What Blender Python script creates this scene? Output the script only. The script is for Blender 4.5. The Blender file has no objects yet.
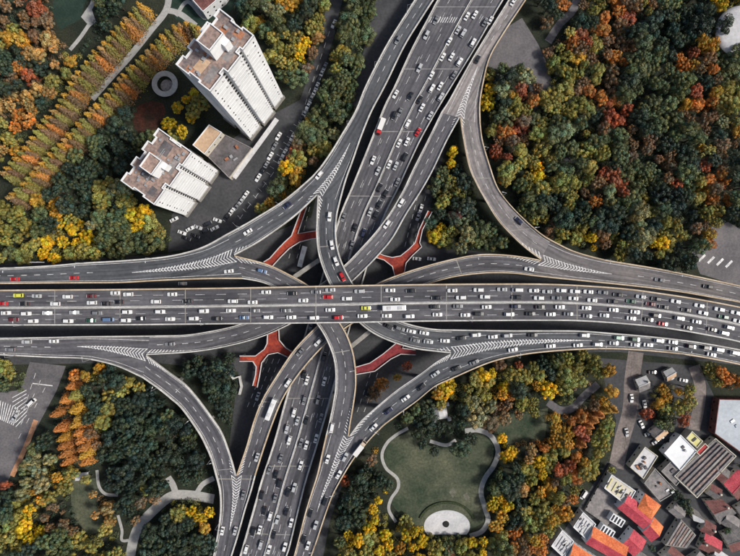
import bpy, math, random
import numpy as np
from mathutils import Vector
random.seed(7); RNG = np.random.default_rng(7)
R = math.radians
sc = bpy.context.scene
col = sc.collection
# ------------------------------------------------------------------ camera, sky, sun, exposure
HC, FP, CX, CY = 270.0, 516.0, 370.0, 278.0        # drone height (m), focal length and centre in photo pixels
cam = bpy.data.cameras.new('camera'); cam.sensor_width = 36.0; cam.lens = 36.0*FP/740.0
cam.clip_start = 1.0; cam.clip_end = 6000.0
camo = bpy.data.objects.new('camera', cam); camo.location = (0, 0, HC); col.objects.link(camo); sc.camera = camo
SUN_EL, SUN_AZ = 47.0, 100.0                       # azimuth clockwise from +Y (top of the picture)
wd = bpy.data.worlds.new('World'); sc.world = wd; wd.use_nodes = True
wn = wd.node_tree; bg = wn.nodes['Background']
sky = wn.nodes.new('ShaderNodeTexSky'); sky.sky_type = 'NISHITA'; sky.sun_disc = False
sky.sun_elevation = R(SUN_EL); sky.sun_rotation = R(SUN_AZ); sky.air_density = 1.2; sky.dust_density = 4.0
wn.links.new(sky.outputs[0], bg.inputs[0]); bg.inputs[1].default_value = 0.08
sl = bpy.data.lights.new('sun', 'SUN'); sl.energy = 2.9; sl.angle = R(10); sl.color = (1.0, 0.96, 0.90)
slo = bpy.data.objects.new('sun', sl); col.objects.link(slo)
sd = Vector((math.sin(R(SUN_AZ))*math.cos(R(SUN_EL)), math.cos(R(SUN_AZ))*math.cos(R(SUN_EL)), math.sin(R(SUN_EL))))
slo.rotation_euler = sd.to_track_quat('Z', 'Y').to_euler()
sc.view_settings.view_transform = 'Standard'; sc.view_settings.look = 'None'
sc.view_settings.gamma = 1.0; sc.view_settings.use_curve_mapping = False
sc.view_settings.exposure = 0.30
sc.render.engine = 'CYCLES'
sc.cycles.max_bounces = 5; sc.cycles.diffuse_bounces = 3; sc.cycles.transparent_max_bounces = 4

# ------------------------------------------------------------------ helpers
def W(px, py, z=0.0):
    k = (HC - z)/FP
    return ((px-CX)*k, (CY-py)*k, z)
def PX(x, y, z):
    k = FP/(HC-z)
    return (CX + x*k, CY - y*k)

def mat(name, c, rough=0.85, c2=None, scale=0.2, detail=6.0, spec=0.3, bump=0.0, metal=0.0, fine=None, coat=0.0):
    m = bpy.data.materials.new(name); m.use_nodes = True
    nt = m.node_tree; b = nt.nodes['Principled BSDF']
    b.inputs['Roughness'].default_value = rough; b.inputs['Metallic'].default_value = metal
    b.inputs['Specular IOR Level'].default_value = spec
    if coat: b.inputs['Coat Weight'].default_value = coat
    if c2 is None:
        b.inputs['Base Color'].default_value = (*c, 1); 
        return m
    tc = nt.nodes.new('ShaderNodeTexCoord'); nz = nt.nodes.new('ShaderNodeTexNoise')
    geo = nt.nodes.new('ShaderNodeNewGeometry')
    nz.inputs['Scale'].default_value = scale; nz.inputs['Detail'].default_value = detail; nz.inputs['Roughness'].default_value = 0.65
    nt.links.new(geo.outputs['Position'], nz.inputs['Vector'])
    cr = nt.nodes.new('ShaderNodeValToRGB'); cr.color_ramp.elements[0].position = 0.36; cr.color_ramp.elements[1].position = 0.66
    cr.color_ramp.elements[0].color = (*c, 1); cr.color_ramp.elements[1].color = (*c2, 1)
    nt.links.new(nz.outputs['Fac'], cr.inputs['Fac'])
    out = cr.outputs['Color']
    if fine:
        n2 = nt.nodes.new('ShaderNodeTexNoise'); n2.inputs['Scale'].default_value = fine[0]; n2.inputs['Detail'].default_value = 4
        nt.links.new(geo.outputs['Position'], n2.inputs['Vector'])
        mr = nt.nodes.new('ShaderNodeMapRange'); mr.inputs['From Min'].default_value = 0.3; mr.inputs['From Max'].default_value = 0.7
        mr.inputs['To Min'].default_value = 1-fine[1]; mr.inputs['To Max'].default_value = 1+fine[1]
        nt.links.new(n2.outputs['Fac'], mr.inputs['Value'])
        mx = nt.nodes.new('ShaderNodeVectorMath'); mx.operation = 'SCALE'
        nt.links.new(out, mx.inputs[0]); nt.links.new(mr.outputs[0], mx.inputs['Scale'])
        out = mx.outputs[0]
    nt.links.new(out, b.inputs['Base Color'])
    if bump:
        bp = nt.nodes.new('ShaderNodeBump'); bp.inputs['Strength'].default_value = bump
        nt.links.new(nz.outputs['Fac'], bp.inputs['Height']); nt.links.new(bp.outputs[0], b.inputs['Normal'])
    return m

def objcol_mat(name, rough, spec=0.5, coat=0.0, tint=False, transl=0.0):
    m = bpy.data.materials.new(name); m.use_nodes = True
    nt = m.node_tree; b = nt.nodes['Principled BSDF']
    oi = nt.nodes.new('ShaderNodeObjectInfo'); out = oi.outputs['Color']
    if tint:
        at = nt.nodes.new('ShaderNodeAttribute'); at.attribute_name = 'tint'
        mx = nt.nodes.new('ShaderNodeVectorMath'); mx.operation = 'MULTIPLY'
        nt.links.new(out, mx.inputs[0]); nt.links.new(at.outputs['Color'], mx.inputs[1]); out = mx.outputs[0]
    nt.links.new(out, b.inputs['Base Color'])
    b.inputs['Roughness'].default_value = rough; b.inputs['Specular IOR Level'].default_value = spec
    if coat: b.inputs['Coat Weight'].default_value = coat; b.inputs['Coat Roughness'].default_value = 0.08
    if transl:
        tr = nt.nodes.new('ShaderNodeBsdfTranslucent'); ad = nt.nodes.new('ShaderNodeMixShader'); ad.inputs[0].default_value = transl
        nt.links.new(out, tr.inputs[0]); nt.links.new(b.outputs[0], ad.inputs[1]); nt.links.new(tr.outputs[0], ad.inputs[2])
        nt.links.new(ad.outputs[0], nt.nodes['Material Output'].inputs[0])
    return m

def deck_mat(name, c, c2):
    """worn asphalt: lengthwise tyre streaks, patches and fine grain; UV is metres across and along the road"""
    m = mat(name, c, 0.8, c2, 0.05, fine=(0.7, 0.14)); nt = m.node_tree; b = nt.nodes['Principled BSDF']
    src = b.inputs['Base Color'].links[0].from_socket
    tc = nt.nodes.new('ShaderNodeTexCoord')
    def mapped(sx, sy):
        mp = nt.nodes.new('ShaderNodeMapping'); mp.inputs['Scale'].default_value = (sx, sy, 1); nt.links.new(tc.outputs['UV'], mp.inputs['Vector']); return mp.outputs[0]
    nz = nt.nodes.new('ShaderNodeTexNoise'); nz.inputs['Scale'].default_value = 1.0; nz.inputs['Detail'].default_value = 3
    nt.links.new(mapped(0.85, 0.022), nz.inputs['Vector'])
    r1 = nt.nodes.new('ShaderNodeMapRange'); r1.inputs['From Min'].default_value = 0.3; r1.inputs['From Max'].default_value = 0.7; r1.inputs['To Min'].default_value = 0.64; r1.inputs['To Max'].default_value = 1.38
    nt.links.new(nz.outputs['Fac'], r1.inputs['Value'])
    vo = nt.nodes.new('ShaderNodeTexVoronoi'); vo.distance = 'CHEBYCHEV'; vo.inputs['Scale'].default_value = 1.0
    nt.links.new(mapped(0.28, 0.045), vo.inputs['Vector'])
    sep = nt.nodes.new('ShaderNodeSeparateColor'); nt.links.new(vo.outputs['Color'], sep.inputs[0])
    r2 = nt.nodes.new('ShaderNodeValToRGB'); r2.color_ramp.interpolation = 'CONSTANT'
    r2.color_ramp.elements[0].color = (0.80, 0.80, 0.80, 1); r2.color_ramp.elements[1].position = 0.10; r2.color_ramp.elements[1].color = (1, 1, 1, 1)
    e = r2.color_ramp.elements.new(0.90); e.color = (1.16, 1.14, 1.12, 1)
    nt.links.new(sep.outputs[0], r2.inputs[0])
    m1 = nt.nodes.new('ShaderNodeVectorMath'); m1.operation = 'SCALE'; nt.links.new(src, m1.inputs[0]); nt.links.new(r1.outputs[0], m1.inputs['Scale'])
    m2 = nt.nodes.new('ShaderNodeVectorMath'); m2.operation = 'MULTIPLY'; nt.links.new(m1.outputs[0], m2.inputs[0]); nt.links.new(r2.outputs[0], m2.inputs[1])
    nt.links.new(m2.outputs[0], b.inputs['Base Color']); return m
M = {}
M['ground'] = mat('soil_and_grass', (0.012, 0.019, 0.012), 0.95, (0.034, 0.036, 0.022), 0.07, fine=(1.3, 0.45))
M['lawn'] = mat('lawn', (0.028, 0.044, 0.026), 0.95, (0.110, 0.112, 0.072), 0.055, fine=(0.9, 0.3))
M['dark_lawn'] = mat('dark_lawn', (0.012, 0.030, 0.022), 0.95, (0.026, 0.046, 0.034), 0.12, fine=(1.1, 0.25))
M['hedge'] = mat('hedge', (0.016, 0.028, 0.014), 0.9, (0.05, 0.062, 0.024), 1.2, fine=(3, 0.4))
M['worn'] = mat('worn_grass', (0.085, 0.088, 0.062), 0.95, (0.16, 0.155, 0.12), 0.15, fine=(0.8, 0.3))
M['street'] = mat('street_asphalt', (0.040, 0.042, 0.046), 0.9, (0.072, 0.071, 0.075), 0.06, fine=(0.8, 0.2))
M['paving'] = mat('grey_paving', (0.095, 0.092, 0.100), 0.9, (0.165, 0.152, 0.155), 0.07, fine=(0.9, 0.18))
M['pale_paving'] = mat('pale_paving', (0.30, 0.30, 0.29), 0.9, (0.40, 0.39, 0.37), 0.12, fine=(0.9, 0.14))
M['salmon_paving'] = mat('salmon_paving', (0.42, 0.20, 0.10), 0.9, (0.50, 0.28, 0.17), 0.2, fine=(1, 0.2))
M['maroon_tree_sheet'] = mat('maroon_tree_sheet', (0.030, 0.018, 0.012), 0.95, (0.085, 0.028, 0.018), 0.22, fine=(1, 0.4))
M['asphalt'] = deck_mat('deck_asphalt', (0.070, 0.069, 0.078), (0.106, 0.103, 0.112))
M['asphalt_dark'] = deck_mat('deck_asphalt_dark', (0.062, 0.066, 0.074), (0.090, 0.094, 0.103))
M['asphalt_pale'] = deck_mat('deck_asphalt_pale', (0.165, 0.152, 0.155), (0.27, 0.245, 0.235))
M['asphalt_warm'] = deck_mat('deck_asphalt_warm', (0.105, 0.098, 0.105), (0.165, 0.150, 0.148))
M['lane'] = mat('brownish_lane', (0.13, 0.112, 0.105), 0.9, (0.24, 0.20, 0.185), 0.09, fine=(0.9, 0.25))
M['concrete'] = mat('concrete', (0.23, 0.22, 0.20), 0.85, (0.34, 0.325, 0.30), 0.25, fine=(1.5, 0.15))
M['parapet'] = mat('parapet_paint', (0.38, 0.37, 0.35), 0.7, (0.60, 0.585, 0.55), 0.12, fine=(0.8, 0.15))
M['parapet_warm'] = mat('parapet_warm', (0.42, 0.31, 0.20), 0.7, (0.60, 0.50, 0.37), 0.09, fine=(0.8, 0.15))
M['paint'] = mat('white_road_paint', (0.46, 0.46, 0.46), 0.8, (0.80, 0.79, 0.78), 0.35, fine=(1.2, 0.25))
M['red_deck'] = mat('red_walkway', (0.17, 0.020, 0.018), 0.75, (0.38, 0.058, 0.024), 0.14, fine=(0.9, 0.32))
M['shaded_red_deck'] = mat('shaded_red_walkway', (0.12, 0.016, 0.022), 0.75, (0.24, 0.034, 0.036), 0.14, fine=(0.9, 0.32))  # darker copy of the red walkway, dimmer light put into its colour
M['rail'] = mat('rail_paint', (0.50, 0.47, 0.46), 0.6, (0.62, 0.58, 0.57), 0.5)
M['trunk'] = mat('bark', (0.05, 0.037, 0.026), 0.95, (0.09, 0.07, 0.05), 2.0)
M['leaf'] = objcol_mat('foliage', 0.55, 0.35, tint=True, transl=0.10)
M['carpaint'] = objcol_mat('car_paint', 0.30, 0.5, coat=0.5)
M['glass'] = mat('dark_glass', (0.012, 0.015, 0.020), 0.08, spec=0.6)
M['tyre'] = mat('tyre', (0.02, 0.02, 0.02), 0.9)
M['lampglass'] = mat('lamp_glass', (0.6, 0.6, 0.6), 0.2)
M['redglass'] = mat('tail_lamp', (0.4, 0.02, 0.02), 0.25)
M['wallwhite'] = mat('white_render', (0.68, 0.69, 0.70), 0.8, (0.78, 0.785, 0.79), 0.10, fine=(0.6, 0.05))
M['wallcream'] = mat('cream_render', (0.50, 0.46, 0.38), 0.85, (0.60, 0.56, 0.47), 0.3, fine=(1, 0.1))
M['roofgrey'] = mat('grey_roof_felt', (0.15, 0.145, 0.145), 0.9, (0.30, 0.27, 0.26), 0.13, fine=(0.8, 0.25))
M['roofdark'] = mat('dark_roof_felt', (0.07, 0.066, 0.068), 0.9, (0.15, 0.135, 0.14), 0.13, fine=(0.8, 0.25))
M['roofbrown'] = mat('weathered_roof', (0.15, 0.125, 0.125), 0.9, (0.36, 0.25, 0.20), 0.10, fine=(0.8, 0.3))
M['rooftan'] = mat('tan_roof', (0.45, 0.30, 0.19), 0.9, (0.56, 0.40, 0.27), 0.2, fine=(1, 0.12))
M['rooflight'] = mat('light_roof', (0.44, 0.44, 0.45), 0.8, (0.58, 0.57, 0.57), 0.13, fine=(0.9, 0.12))
M['roofblue'] = mat('blue_grey_roof', (0.36, 0.40, 0.44), 0.7, (0.46, 0.49, 0.53), 0.08, fine=(0.7, 0.1))
M['tile_crimson_and_shade'] = mat('crimson_and_shade_tiles', (0.36, 0.040, 0.060), 0.75, (0.56, 0.085, 0.105), 0.22, fine=(1.4, 0.3))  # old house tiles, and villa slopes with shade put into the colour
M['tile_sunlit_orange'] = mat('sunlit_orange_tiles', (0.52, 0.115, 0.038), 0.75, (0.74, 0.23, 0.08), 0.22, fine=(1.4, 0.3))  # villa tiles with the sunlight put into the colour
M['tile_maroon'] = mat('maroon_tiles', (0.11, 0.045, 0.042), 0.85, (0.20, 0.085, 0.075), 0.3, fine=(1.4, 0.3))
M['tile_grey'] = mat('grey_tiles', (0.10, 0.095, 0.095), 0.85, (0.19, 0.175, 0.17), 0.3, fine=(1.4, 0.3))
M['rust'] = mat('rust_patch', (0.30, 0.11, 0.055), 0.9, (0.40, 0.19, 0.11), 0.4, fine=(1, 0.3))
M['metal'] = mat('galvanised', (0.40, 0.41, 0.42), 0.5, metal=0.4)
M['yellowpanel'] = mat('yellow_panel', (0.55, 0.50, 0.16), 0.8, (0.66, 0.62, 0.35), 0.5)
M['redpanel'] = mat('red_panel', (0.35, 0.03, 0.03), 0.7)
M['water'] = mat('dark_water', (0.012, 0.02, 0.02), 0.1, spec=0.6)

class MB:
    def __init__(s): s.v = []; s.f = []
    def add(s, vs, fs):
        o = len(s.v); s.v += [tuple(map(float, p)) for p in vs]; s.f += [tuple(i+o for i in f) for f in fs]
    def box(s, c, sx, sy, sz, ang=0.0, taper=1.0):
        ca, sa = math.cos(ang), math.sin(ang); vs = []
        for z, k in ((0, 1.0), (sz, taper)):
            for x, y in ((-1, -1), (1, -1), (1, 1), (-1, 1)):
                X, Y = x*sx/2*k, y*sy/2*k
                vs.append((c[0]+X*ca-Y*sa, c[1]+X*sa+Y*ca, c[2]+z))
        s.add(vs, [(3, 2, 1, 0), (4, 5, 6, 7), (0, 1, 5, 4), (1, 2, 6, 5), (2, 3, 7, 6), (3, 0, 4, 7)])
    def prism(s, pts, z0, z1, bottom=True):
        a = sum(pts[i][0]*pts[(i+1) % len(pts)][1]-pts[(i+1) % len(pts)][0]*pts[i][1] for i in range(len(pts)))
        if a < 0: pts = pts[::-1]
        n = len(pts); vs = [(p[0], p[1], z0) for p in pts]+[(p[0], p[1], z1) for p in pts]
        fs = [tuple(range(n, 2*n))]+[(i, (i+1) % n, n+(i+1) % n, n+i) for i in range(n)]
        if bottom: fs.append(tuple(range(n-1, -1, -1)))
        s.add(vs, fs)
    def sheet(s, pts, z):
        a = sum(pts[i][0]*pts[(i+1) % len(pts)][1]-pts[(i+1) % len(pts)][0]*pts[i][1] for i in range(len(pts)))
        if a < 0: pts = pts[::-1]
        s.add([(p[0], p[1], z) for p in pts], [tuple(range(len(pts)))])
    def wall(s, pts, w, h, z=None, closed=False):
        """a rail or kerb along a polyline of 3d points, centred"""
        n = len(pts); P = np.array([(p[0], p[1], p[2] if z is None else z) for p in pts], float); ring = []
        for i in range(n):
            a = P[i-1] if (i > 0 or closed) else P[i]; b = P[(i+1) % n] if (i < n-1 or closed) else P[i]
            d = b-a; L = math.hypot(d[0], d[1]) or 1; nx, ny = -d[1]/L*w/2, d[0]/L*w/2
            x, y, zz = P[i]
            ring.append([(x-nx, y-ny, zz), (x+nx, y+ny, zz), (x+nx, y+ny, zz+h), (x-nx, y-ny, zz+h)])
        vs = [p for r in ring for p in r]; fs = []
        for i in range(n if closed else n-1):
            j = (i+1) % n
            for k in range(4): fs.append((i*4+k, j*4+k, j*4+(k+1) % 4, i*4+(k+1) % 4))
        if not closed: fs += [(0, 1, 2, 3), (4*n-1, 4*n-2, 4*n-3, 4*n-4)]
        s.add(vs, fs)
    def cyl(s, c, r0, r1, h, n=10, cap=True):
        vs = [(c[0]+r0*math.cos(2*math.pi*i/n), c[1]+r0*math.sin(2*math.pi*i/n), c[2]) for i in range(n)]
        vs += [(c[0]+r1*math.cos(2*math.pi*i/n), c[1]+r1*math.sin(2*math.pi*i/n), c[2]+h) for i in range(n)]
        fs = [(i, (i+1) % n, n+(i+1) % n, n+i) for i in range(n)]
        if cap: fs += [tuple(range(n, 2*n)), tuple(range(n-1, -1, -1))]
        s.add(vs, fs)
    def tube(s, a, b, r0, r1, n=6):
        a, b = Vector(a), Vector(b); q = (b-a).to_track_quat('Z', 'Y'); vs = []
        for p, r in ((a, r0), (b, r1)):
            for i in range(n):
                vs.append(p+q @ Vector((r*math.cos(2*math.pi*i/n), r*math.sin(2*math.pi*i/n), 0)))
        s.add(vs, [(i, (i+1) % n, n+(i+1) % n, n+i) for i in range(n)]+[tuple(range(n, 2*n))])
    def mesh(s, name, m, smooth=False):
        me = bpy.data.meshes.new(name); me.from_pydata(s.v, [], s.f)
        if m is not None: me.materials.append(m)
        if smooth:
            me.polygons.foreach_set('use_smooth', [True]*len(me.polygons))
        me.update(); return me
    def build(s, name, m, parent=None, smooth=False):
        return link(name, s.mesh(name, m, smooth), parent)

def link(name, data, parent=None, loc=None, rz=0.0):
    o = bpy.data.objects.new(name, data); col.objects.link(o)
    if parent is not None: o.parent = parent
    if loc is not None: o.location = loc
    if rz: o.rotation_euler = (0, 0, rz)
    return o
def tag(o, label=None, cat=None, group=None, kind=None):
    if label: o['label'] = label
    if cat: o['category'] = cat
    if group: o['group'] = group
    if kind: o['kind'] = kind
    return o
def empty(name, loc, rz=0.0):
    return link(name, None, None, loc, rz)
def ordn(i):
    names = ['first', 'second', 'third', 'fourth', 'fifth', 'sixth', 'seventh', 'eighth', 'ninth', 'tenth', 'eleventh', 'twelfth']
    if i <= 12: return names[i-1]
    return '%d%s' % (i, 'th' if 10 <= i % 100 <= 20 else {1: 'st', 2: 'nd', 3: 'rd'}.get(i % 10, 'th'))
def pin(p, poly):
    x, y = p; ins = False; n = len(poly)
    for i in range(n):
        x1, y1 = poly[i]; x2, y2 = poly[(i+1) % n]
        if (y1 > y) != (y2 > y) and x < (x2-x1)*(y-y1)/(y2-y1)+x1: ins = not ins
    return ins
def smooth_path(pts, n=12):
    P = np.array(pts, float); Q = np.vstack([2*P[0]-P[1], P, 2*P[-1]-P[-2]]); out = []
    for i in range(len(P)-1):
        p0, p1, p2, p3 = Q[i:i+4]
        for k in range(n):
            t = k/n
            out.append(0.5*((2*p1)+(-p0+p2)*t+(2*p0-5*p1+4*p2-p3)*t*t+(-p0+3*p1-3*p2+p3)*t**3))
    out.append(P[-1]); return np.array(out)

# ------------------------------------------------------------------ ground
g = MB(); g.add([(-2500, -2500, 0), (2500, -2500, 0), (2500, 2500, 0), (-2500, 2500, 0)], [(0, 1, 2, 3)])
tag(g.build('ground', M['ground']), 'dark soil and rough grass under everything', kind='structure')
PATHLINES = []
KEEPOUT = []        # pixel polygons (ground level) where no tree is planted
def area(name, pts, m, z, label=None, keep=True):
    b = MB(); b.sheet([W(*p)[:2] for p in pts], z); o = b.build(name, M[m]); tag(o, label, kind='structure')
    if keep: KEEPOUT.append(pts)
    return o
def strip(name, pts, width, m, z, label=None, keep=True, kerb=False):
    P = smooth_path([W(*p)[:2] for p in pts], 10) if len(pts) > 2 else np.array([W(*p)[:2] for p in pts])
    Lp, Rp = [], []
    for i in range(len(P)):
        d = P[min(i+1, len(P)-1)]-P[max(i-1, 0)]; d = d/np.hypot(*d); n = np.array((-d[1], d[0]))*width/2
        Lp.append(P[i]+n); Rp.append(P[i]-n)
    if keep: PATHLINES.append(np.array([PX(p[0], p[1], 0) for p in P]))
    b = MB(); n = len(P)
    b.add([(p[0], p[1], z) for p in Lp]+[(p[0], p[1], z) for p in Rp], [(i, n+i, n+i+1, i+1) for i in range(n-1)])
    o = b.build(name, M[m]); tag(o, label, kind='structure')
    if kerb:
        k = MB(); k.wall([(p[0], p[1], 0.0) for p in Lp], 0.35, 0.14); k.wall([(p[0], p[1], 0.0) for p in Rp], 0.35, 0.14)
        k.build('kerb', M['concrete'], o)
    if keep:
        a = [PX(p[0], p[1], 0) for p in Lp]+[PX(p[0], p[1], 0) for p in Rp[::-1]]; KEEPOUT.append(a)
    return o
# streets at ground level
area('street', [(-60, 268), (230, 250), (330, 210), (400, 210), (450, 248), (560, 262), (800, 290), (800, 372), (620, 352), (560, 352), (450, 356), (400, 395),
                (330, 440), (290, 440), (240, 372), (150, 362), (-60, 366)], 'street', 0.012, 'asphalt street under the horizontal expressway', keep=False)
area('street', [(390, -60), (545, -60), (520, 0), (472, 75), (450, 130), (432, 200), (420, 262), (300, 262), (318, 190), (345, 130)], 'street', 0.020,
     'asphalt street under the diagonal expressway, upper end')
area('street', [(240, 360), (375, 360), (358, 440), (330, 520), (315, 600), (195, 600), (212, 540), (226, 470)], 'street', 0.020,
     'asphalt street under the diagonal expressway, lower end')
area('street', [(331, -40), (352, -40), (333, 40), (322, 75), (302, 128), (286, 165), (262, 210), (215, 246), (168, 252), (172, 215), (215, 150), (262, 120), (300, 100), (322, 40)], 'street', 0.016,
     'asphalt side street and yard beside the white towers')
area('pavement', [(484, 66), (492, 48), (506, 28), (522, 18), (538, 44), (548, 66), (554, 90), (548, 100), (541, 96), (534, 76), (520, 66), (500, 70)], 'paving', 0.016, 'grey pavement right of the upper elevated ramp')
area('pavement', [(-30, 396), (20, 390), (30, 362), (66, 366), (56, 392), (30, 440), (2, 492), (-30, 500)], 'paving', 0.024, 'grey street corner with zebra stripes on the left edge')
area('pavement', [(692, 252), (705, 246), (712, 226), (728, 222), (760, 240), (760, 292), (700, 274)], 'paving', 0.016, 'grey paved forecourt at the right edge')
area('yard', [(600, 358), (700, 366), (716, 400), (712, 436), (650, 446), (628, 470), (612, 462), (616, 420), (606, 388)], 'street', 0.024, 'dark yard above the old houses', keep=False)
strip('lane', [(636, 352), (632, 380), (630, 410), (622, 440), (616, 468)], 8.0, 'lane', 0.034, 'brown grey lane running down past the red roofed villas')
strip('lane', [(694, 366), (700, 385), (699, 405), (694, 430)], 6.0, 'lane', 0.034, 'short brown grey lane left of the blue grey roof')
strip('lane', [(612, 464), (590, 500), (562, 545), (545, 575)], 6.0, 'street', 0.036, 'dark lane between the street grove and the villas')
area('pavement', [(560, 560), (612, 462), (640, 470), (760, 430), (760, 600), (540, 600)], 'street', 0.012, 'dark asphalt yard round the red roofed houses')
# park ground
area('lawn', [(389, 440), (412, 431), (430, 446), (455, 447), (470, 437), (484, 434), (494, 446), (493, 458), (483, 475), (479, 492), (484, 508), (484, 522), (470, 530), (425, 532),
              (398, 512), (388, 500), (398, 490), (396, 480), (386, 470), (384, 455)], 'lawn', 0.03, 'open lawn in the lower middle park')
area('lawn', [(488, 418), (548, 408), (545, 440), (505, 444)], 'lawn', 0.03, 'small lawn right of the pavilion')
area('lawn', [(70, 480), (98, 478), (98, 505), (108, 530), (88, 535), (72, 515)], 'lawn', 0.03, 'small lawn in the lower left park')
area('lawn', [(58, -20), (92, -20), (80, 20), (60, 30), (52, 10)], 'dark_lawn', 0.03, 'dark lawn beside the bent path, top left')
area('lawn', [(160, -20), (182, -20), (186, 4), (196, 12), (214, 0), (226, -20), (236, 8), (200, 26), (176, 20)], 'dark_lawn', 0.03, 'dark lawn in front of the maroon roof')
area('red_tree_sheet', [(132, 112), (139, 105), (152, 101), (163, 103), (166, 112), (160, 124), (152, 134), (142, 136), (134, 128)], 'maroon_tree_sheet', 0.03, 'dark maroon sheet for brown red trees above the lower white tower')  # flat sheet standing in for dim brown red trees
strip('path', [(169, -20), (167, 8), (151, 30), (131, 55), (113, 75), (92, 99)], 3.4, 'pale_paving', 0.045, 'straight pale path between the two conifer rows')
strip('path', [(166, 10), (180, 14), (196, 26)], 3.0, 'pale_paving', 0.049, 'pale path below the maroon roof')
strip('path', [(176, 16), (188, 2), (206, 18), (222, -2)], 2.0, 'pale_paving', 0.053, 'zigzag pale path round the maroon roof')
area('plaza', [(81, 17), (90, 4), (98, -20), (106, -20), (92, 10), (96, 22), (90, 27)], 'pale_paving', 0.045, 'small angular pale plaza, top left')
strip('path', [(89, 25), (80, 38), (70, 50)], 2.0, 'pale_paving', 0.049, 'narrow pale path below the angular plaza')
strip('path', [(130, 575), (131, 552), (138, 528), (156, 508), (172, 496), (190, 495), (214, 499)], 5.0, 'pale_paving', 0.045, 'wide curved pale path in the lower left park')
strip('path', [(176, 494), (173, 485), (168, 477)], 3.4, 'pale_paving', 0.049, 'short spur of the curved park path')
strip('path', [(196, 494), (203, 484), (214, 478)], 2.6, 'pale_paving', 0.053, 'thin path running under the lower left ramp')
strip('path', [(97, 470), (99, 486), (106, 494), (118, 495)], 1.6, 'pale_paving', 0.049, 'thin curved path at the dark lawn')
strip('path', [(118, 515), (122, 530), (122, 540), (131, 540)], 1.5, 'pale_paving', 0.057, 'thin path joining the curved park path')
strip('path', [(465, 431), (478, 430), (491, 436), (498, 450), (494, 465), (485, 478), (481, 492), (485, 508), (488, 520), (482, 531), (470, 536)], 2.6, 'pale_paving', 0.045, 'curved pale path round the right of the lawn')
strip('path', [(408, 428), (396, 435), (387, 443), (382, 455), (386, 468), (397, 478), (398, 488), (391, 499), (389, 510), (396, 522)], 1.6, 'pale_paving', 0.045, 'thin curved path round the left of the lawn')
strip('path', [(430, 441), (446, 445), (456, 440)], 1.8, 'pale_paving', 0.049, 'short curved path below the pavilion')
strip('path', [(548, 402), (560, 410), (572, 408), (584, 396), (598, 384)], 4.0, 'paving', 0.045, 'grey path bending past the autumn trees')
strip('path', [(525, 453), (540, 454)], 2.0, 'paving', 0.045, 'short grey path in the lower park')
strip('path', [(548, 42), (560, 24), (574, 8), (580, -20)], 4.0, 'paving', 0.045, 'grey path into the upper right wood')
strip('path', [(530, 75), (536, 112), (538, 140), (552, 158), (584, 160)], 3.0, 'street', 0.045, 'dark path through the upper right wood', keep=False)
area('path', [(97, 370), (111, 368), (112, 390), (109, 405), (105, 398)], 'salmon_paving', 0.045, 'salmon coloured paved wedge under the lower left ramp')
strip('path', [(452, 537), (451, 575)], 3.4, 'salmon_paving', 0.045, 'reddish path running down from the semicircular plaza')
strip('path', [(36, 420), (26, 446), (12, 476)], 2.6, 'salmon_paving', 0.045, 'reddish footway along the left street')
for pts_, lab in (([(449, 492), (453, 486), (456, 492), (453, 498)], 'pale bare patch on the lawn, left of two'), ([(463, 495), (467, 492), (470, 498), (466, 501)], 'pale bare patch on the lawn, right of two')):
    area('worn_patch', pts_, 'worn', 0.04, lab)
# semicircular plaza with a dark basin
cx, cy = 447, 523
pts = [(cx+23*math.cos(a), cy+3-16*math.sin(a)) for a in np.linspace(-0.55, math.pi+0.55, 40)]
area('plaza', pts, 'rooflight', 0.05, 'pale half round plaza at the foot of the lawn')
b = MB(); b.cyl(W(446, 524, 0.05), 1.7, 1.5, 0.5, 18); o = b.build('fountain_basin', M['tyre'])
tag(o, 'small dark round basin on the pale half round plaza', 'fountain')
b = MB(); b.wall([W(cx+28*math.cos(a), cy+2-23*math.sin(a), 0.0) for a in np.linspace(0.3, math.pi-0.3, 24)], 1.2, 0.7)
tag(b.build('hedge', M['hedge']), 'curved dark hedge above the half round plaza', 'hedge')
# ring shaped planter, top left
def ringmesh(mb, c, r0, r1, z0, z1, n=40, a0=0.0, a1=2*math.pi):
    vs = []
    full = abs(a1-a0) > 6.28
    m = n if full else n+1
    for i in range(m):
        a = a0+(a1-a0)*i/n
        for r, z in ((r0, z0), (r1, z0), (r1, z1), (r0, z1)): vs.append((c[0]+r*math.cos(a), c[1]+r*math.sin(a), z))
    fs = []
    for i in range(n):
        j = (i+1) % m
        for k in range(4): fs.append((i*4+k, j*4+k, j*4+(k+1) % 4, i*4+(k+1) % 4))
    mb.add(vs, fs)
root = empty('ring_pergola', W(167, 86, 0)); tag(root, 'pale ring shaped pergola beside the tall white tower', 'pergola')
b = MB(); ringmesh(b, (0, 0), 4.0, 6.7, 2.7, 3.1); b.build('ring_roof', M['pale_paving'], root)
for k in range(10):
    a = k*math.pi/5; b = MB(); b.cyl((5.4*math.cos(a), 5.4*math.sin(a), 0), 0.2, 0.2, 2.7, 8); b.build('column', M['concrete'], root)
b = MB(); b.cyl((0, 0, 0), 3.4, 3.2, 0.35, 28); b.build('paved_disc', M['roofgrey'], root)
KEEPOUT.append([(152, 71), (182, 71), (182, 101), (152, 101)])

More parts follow.
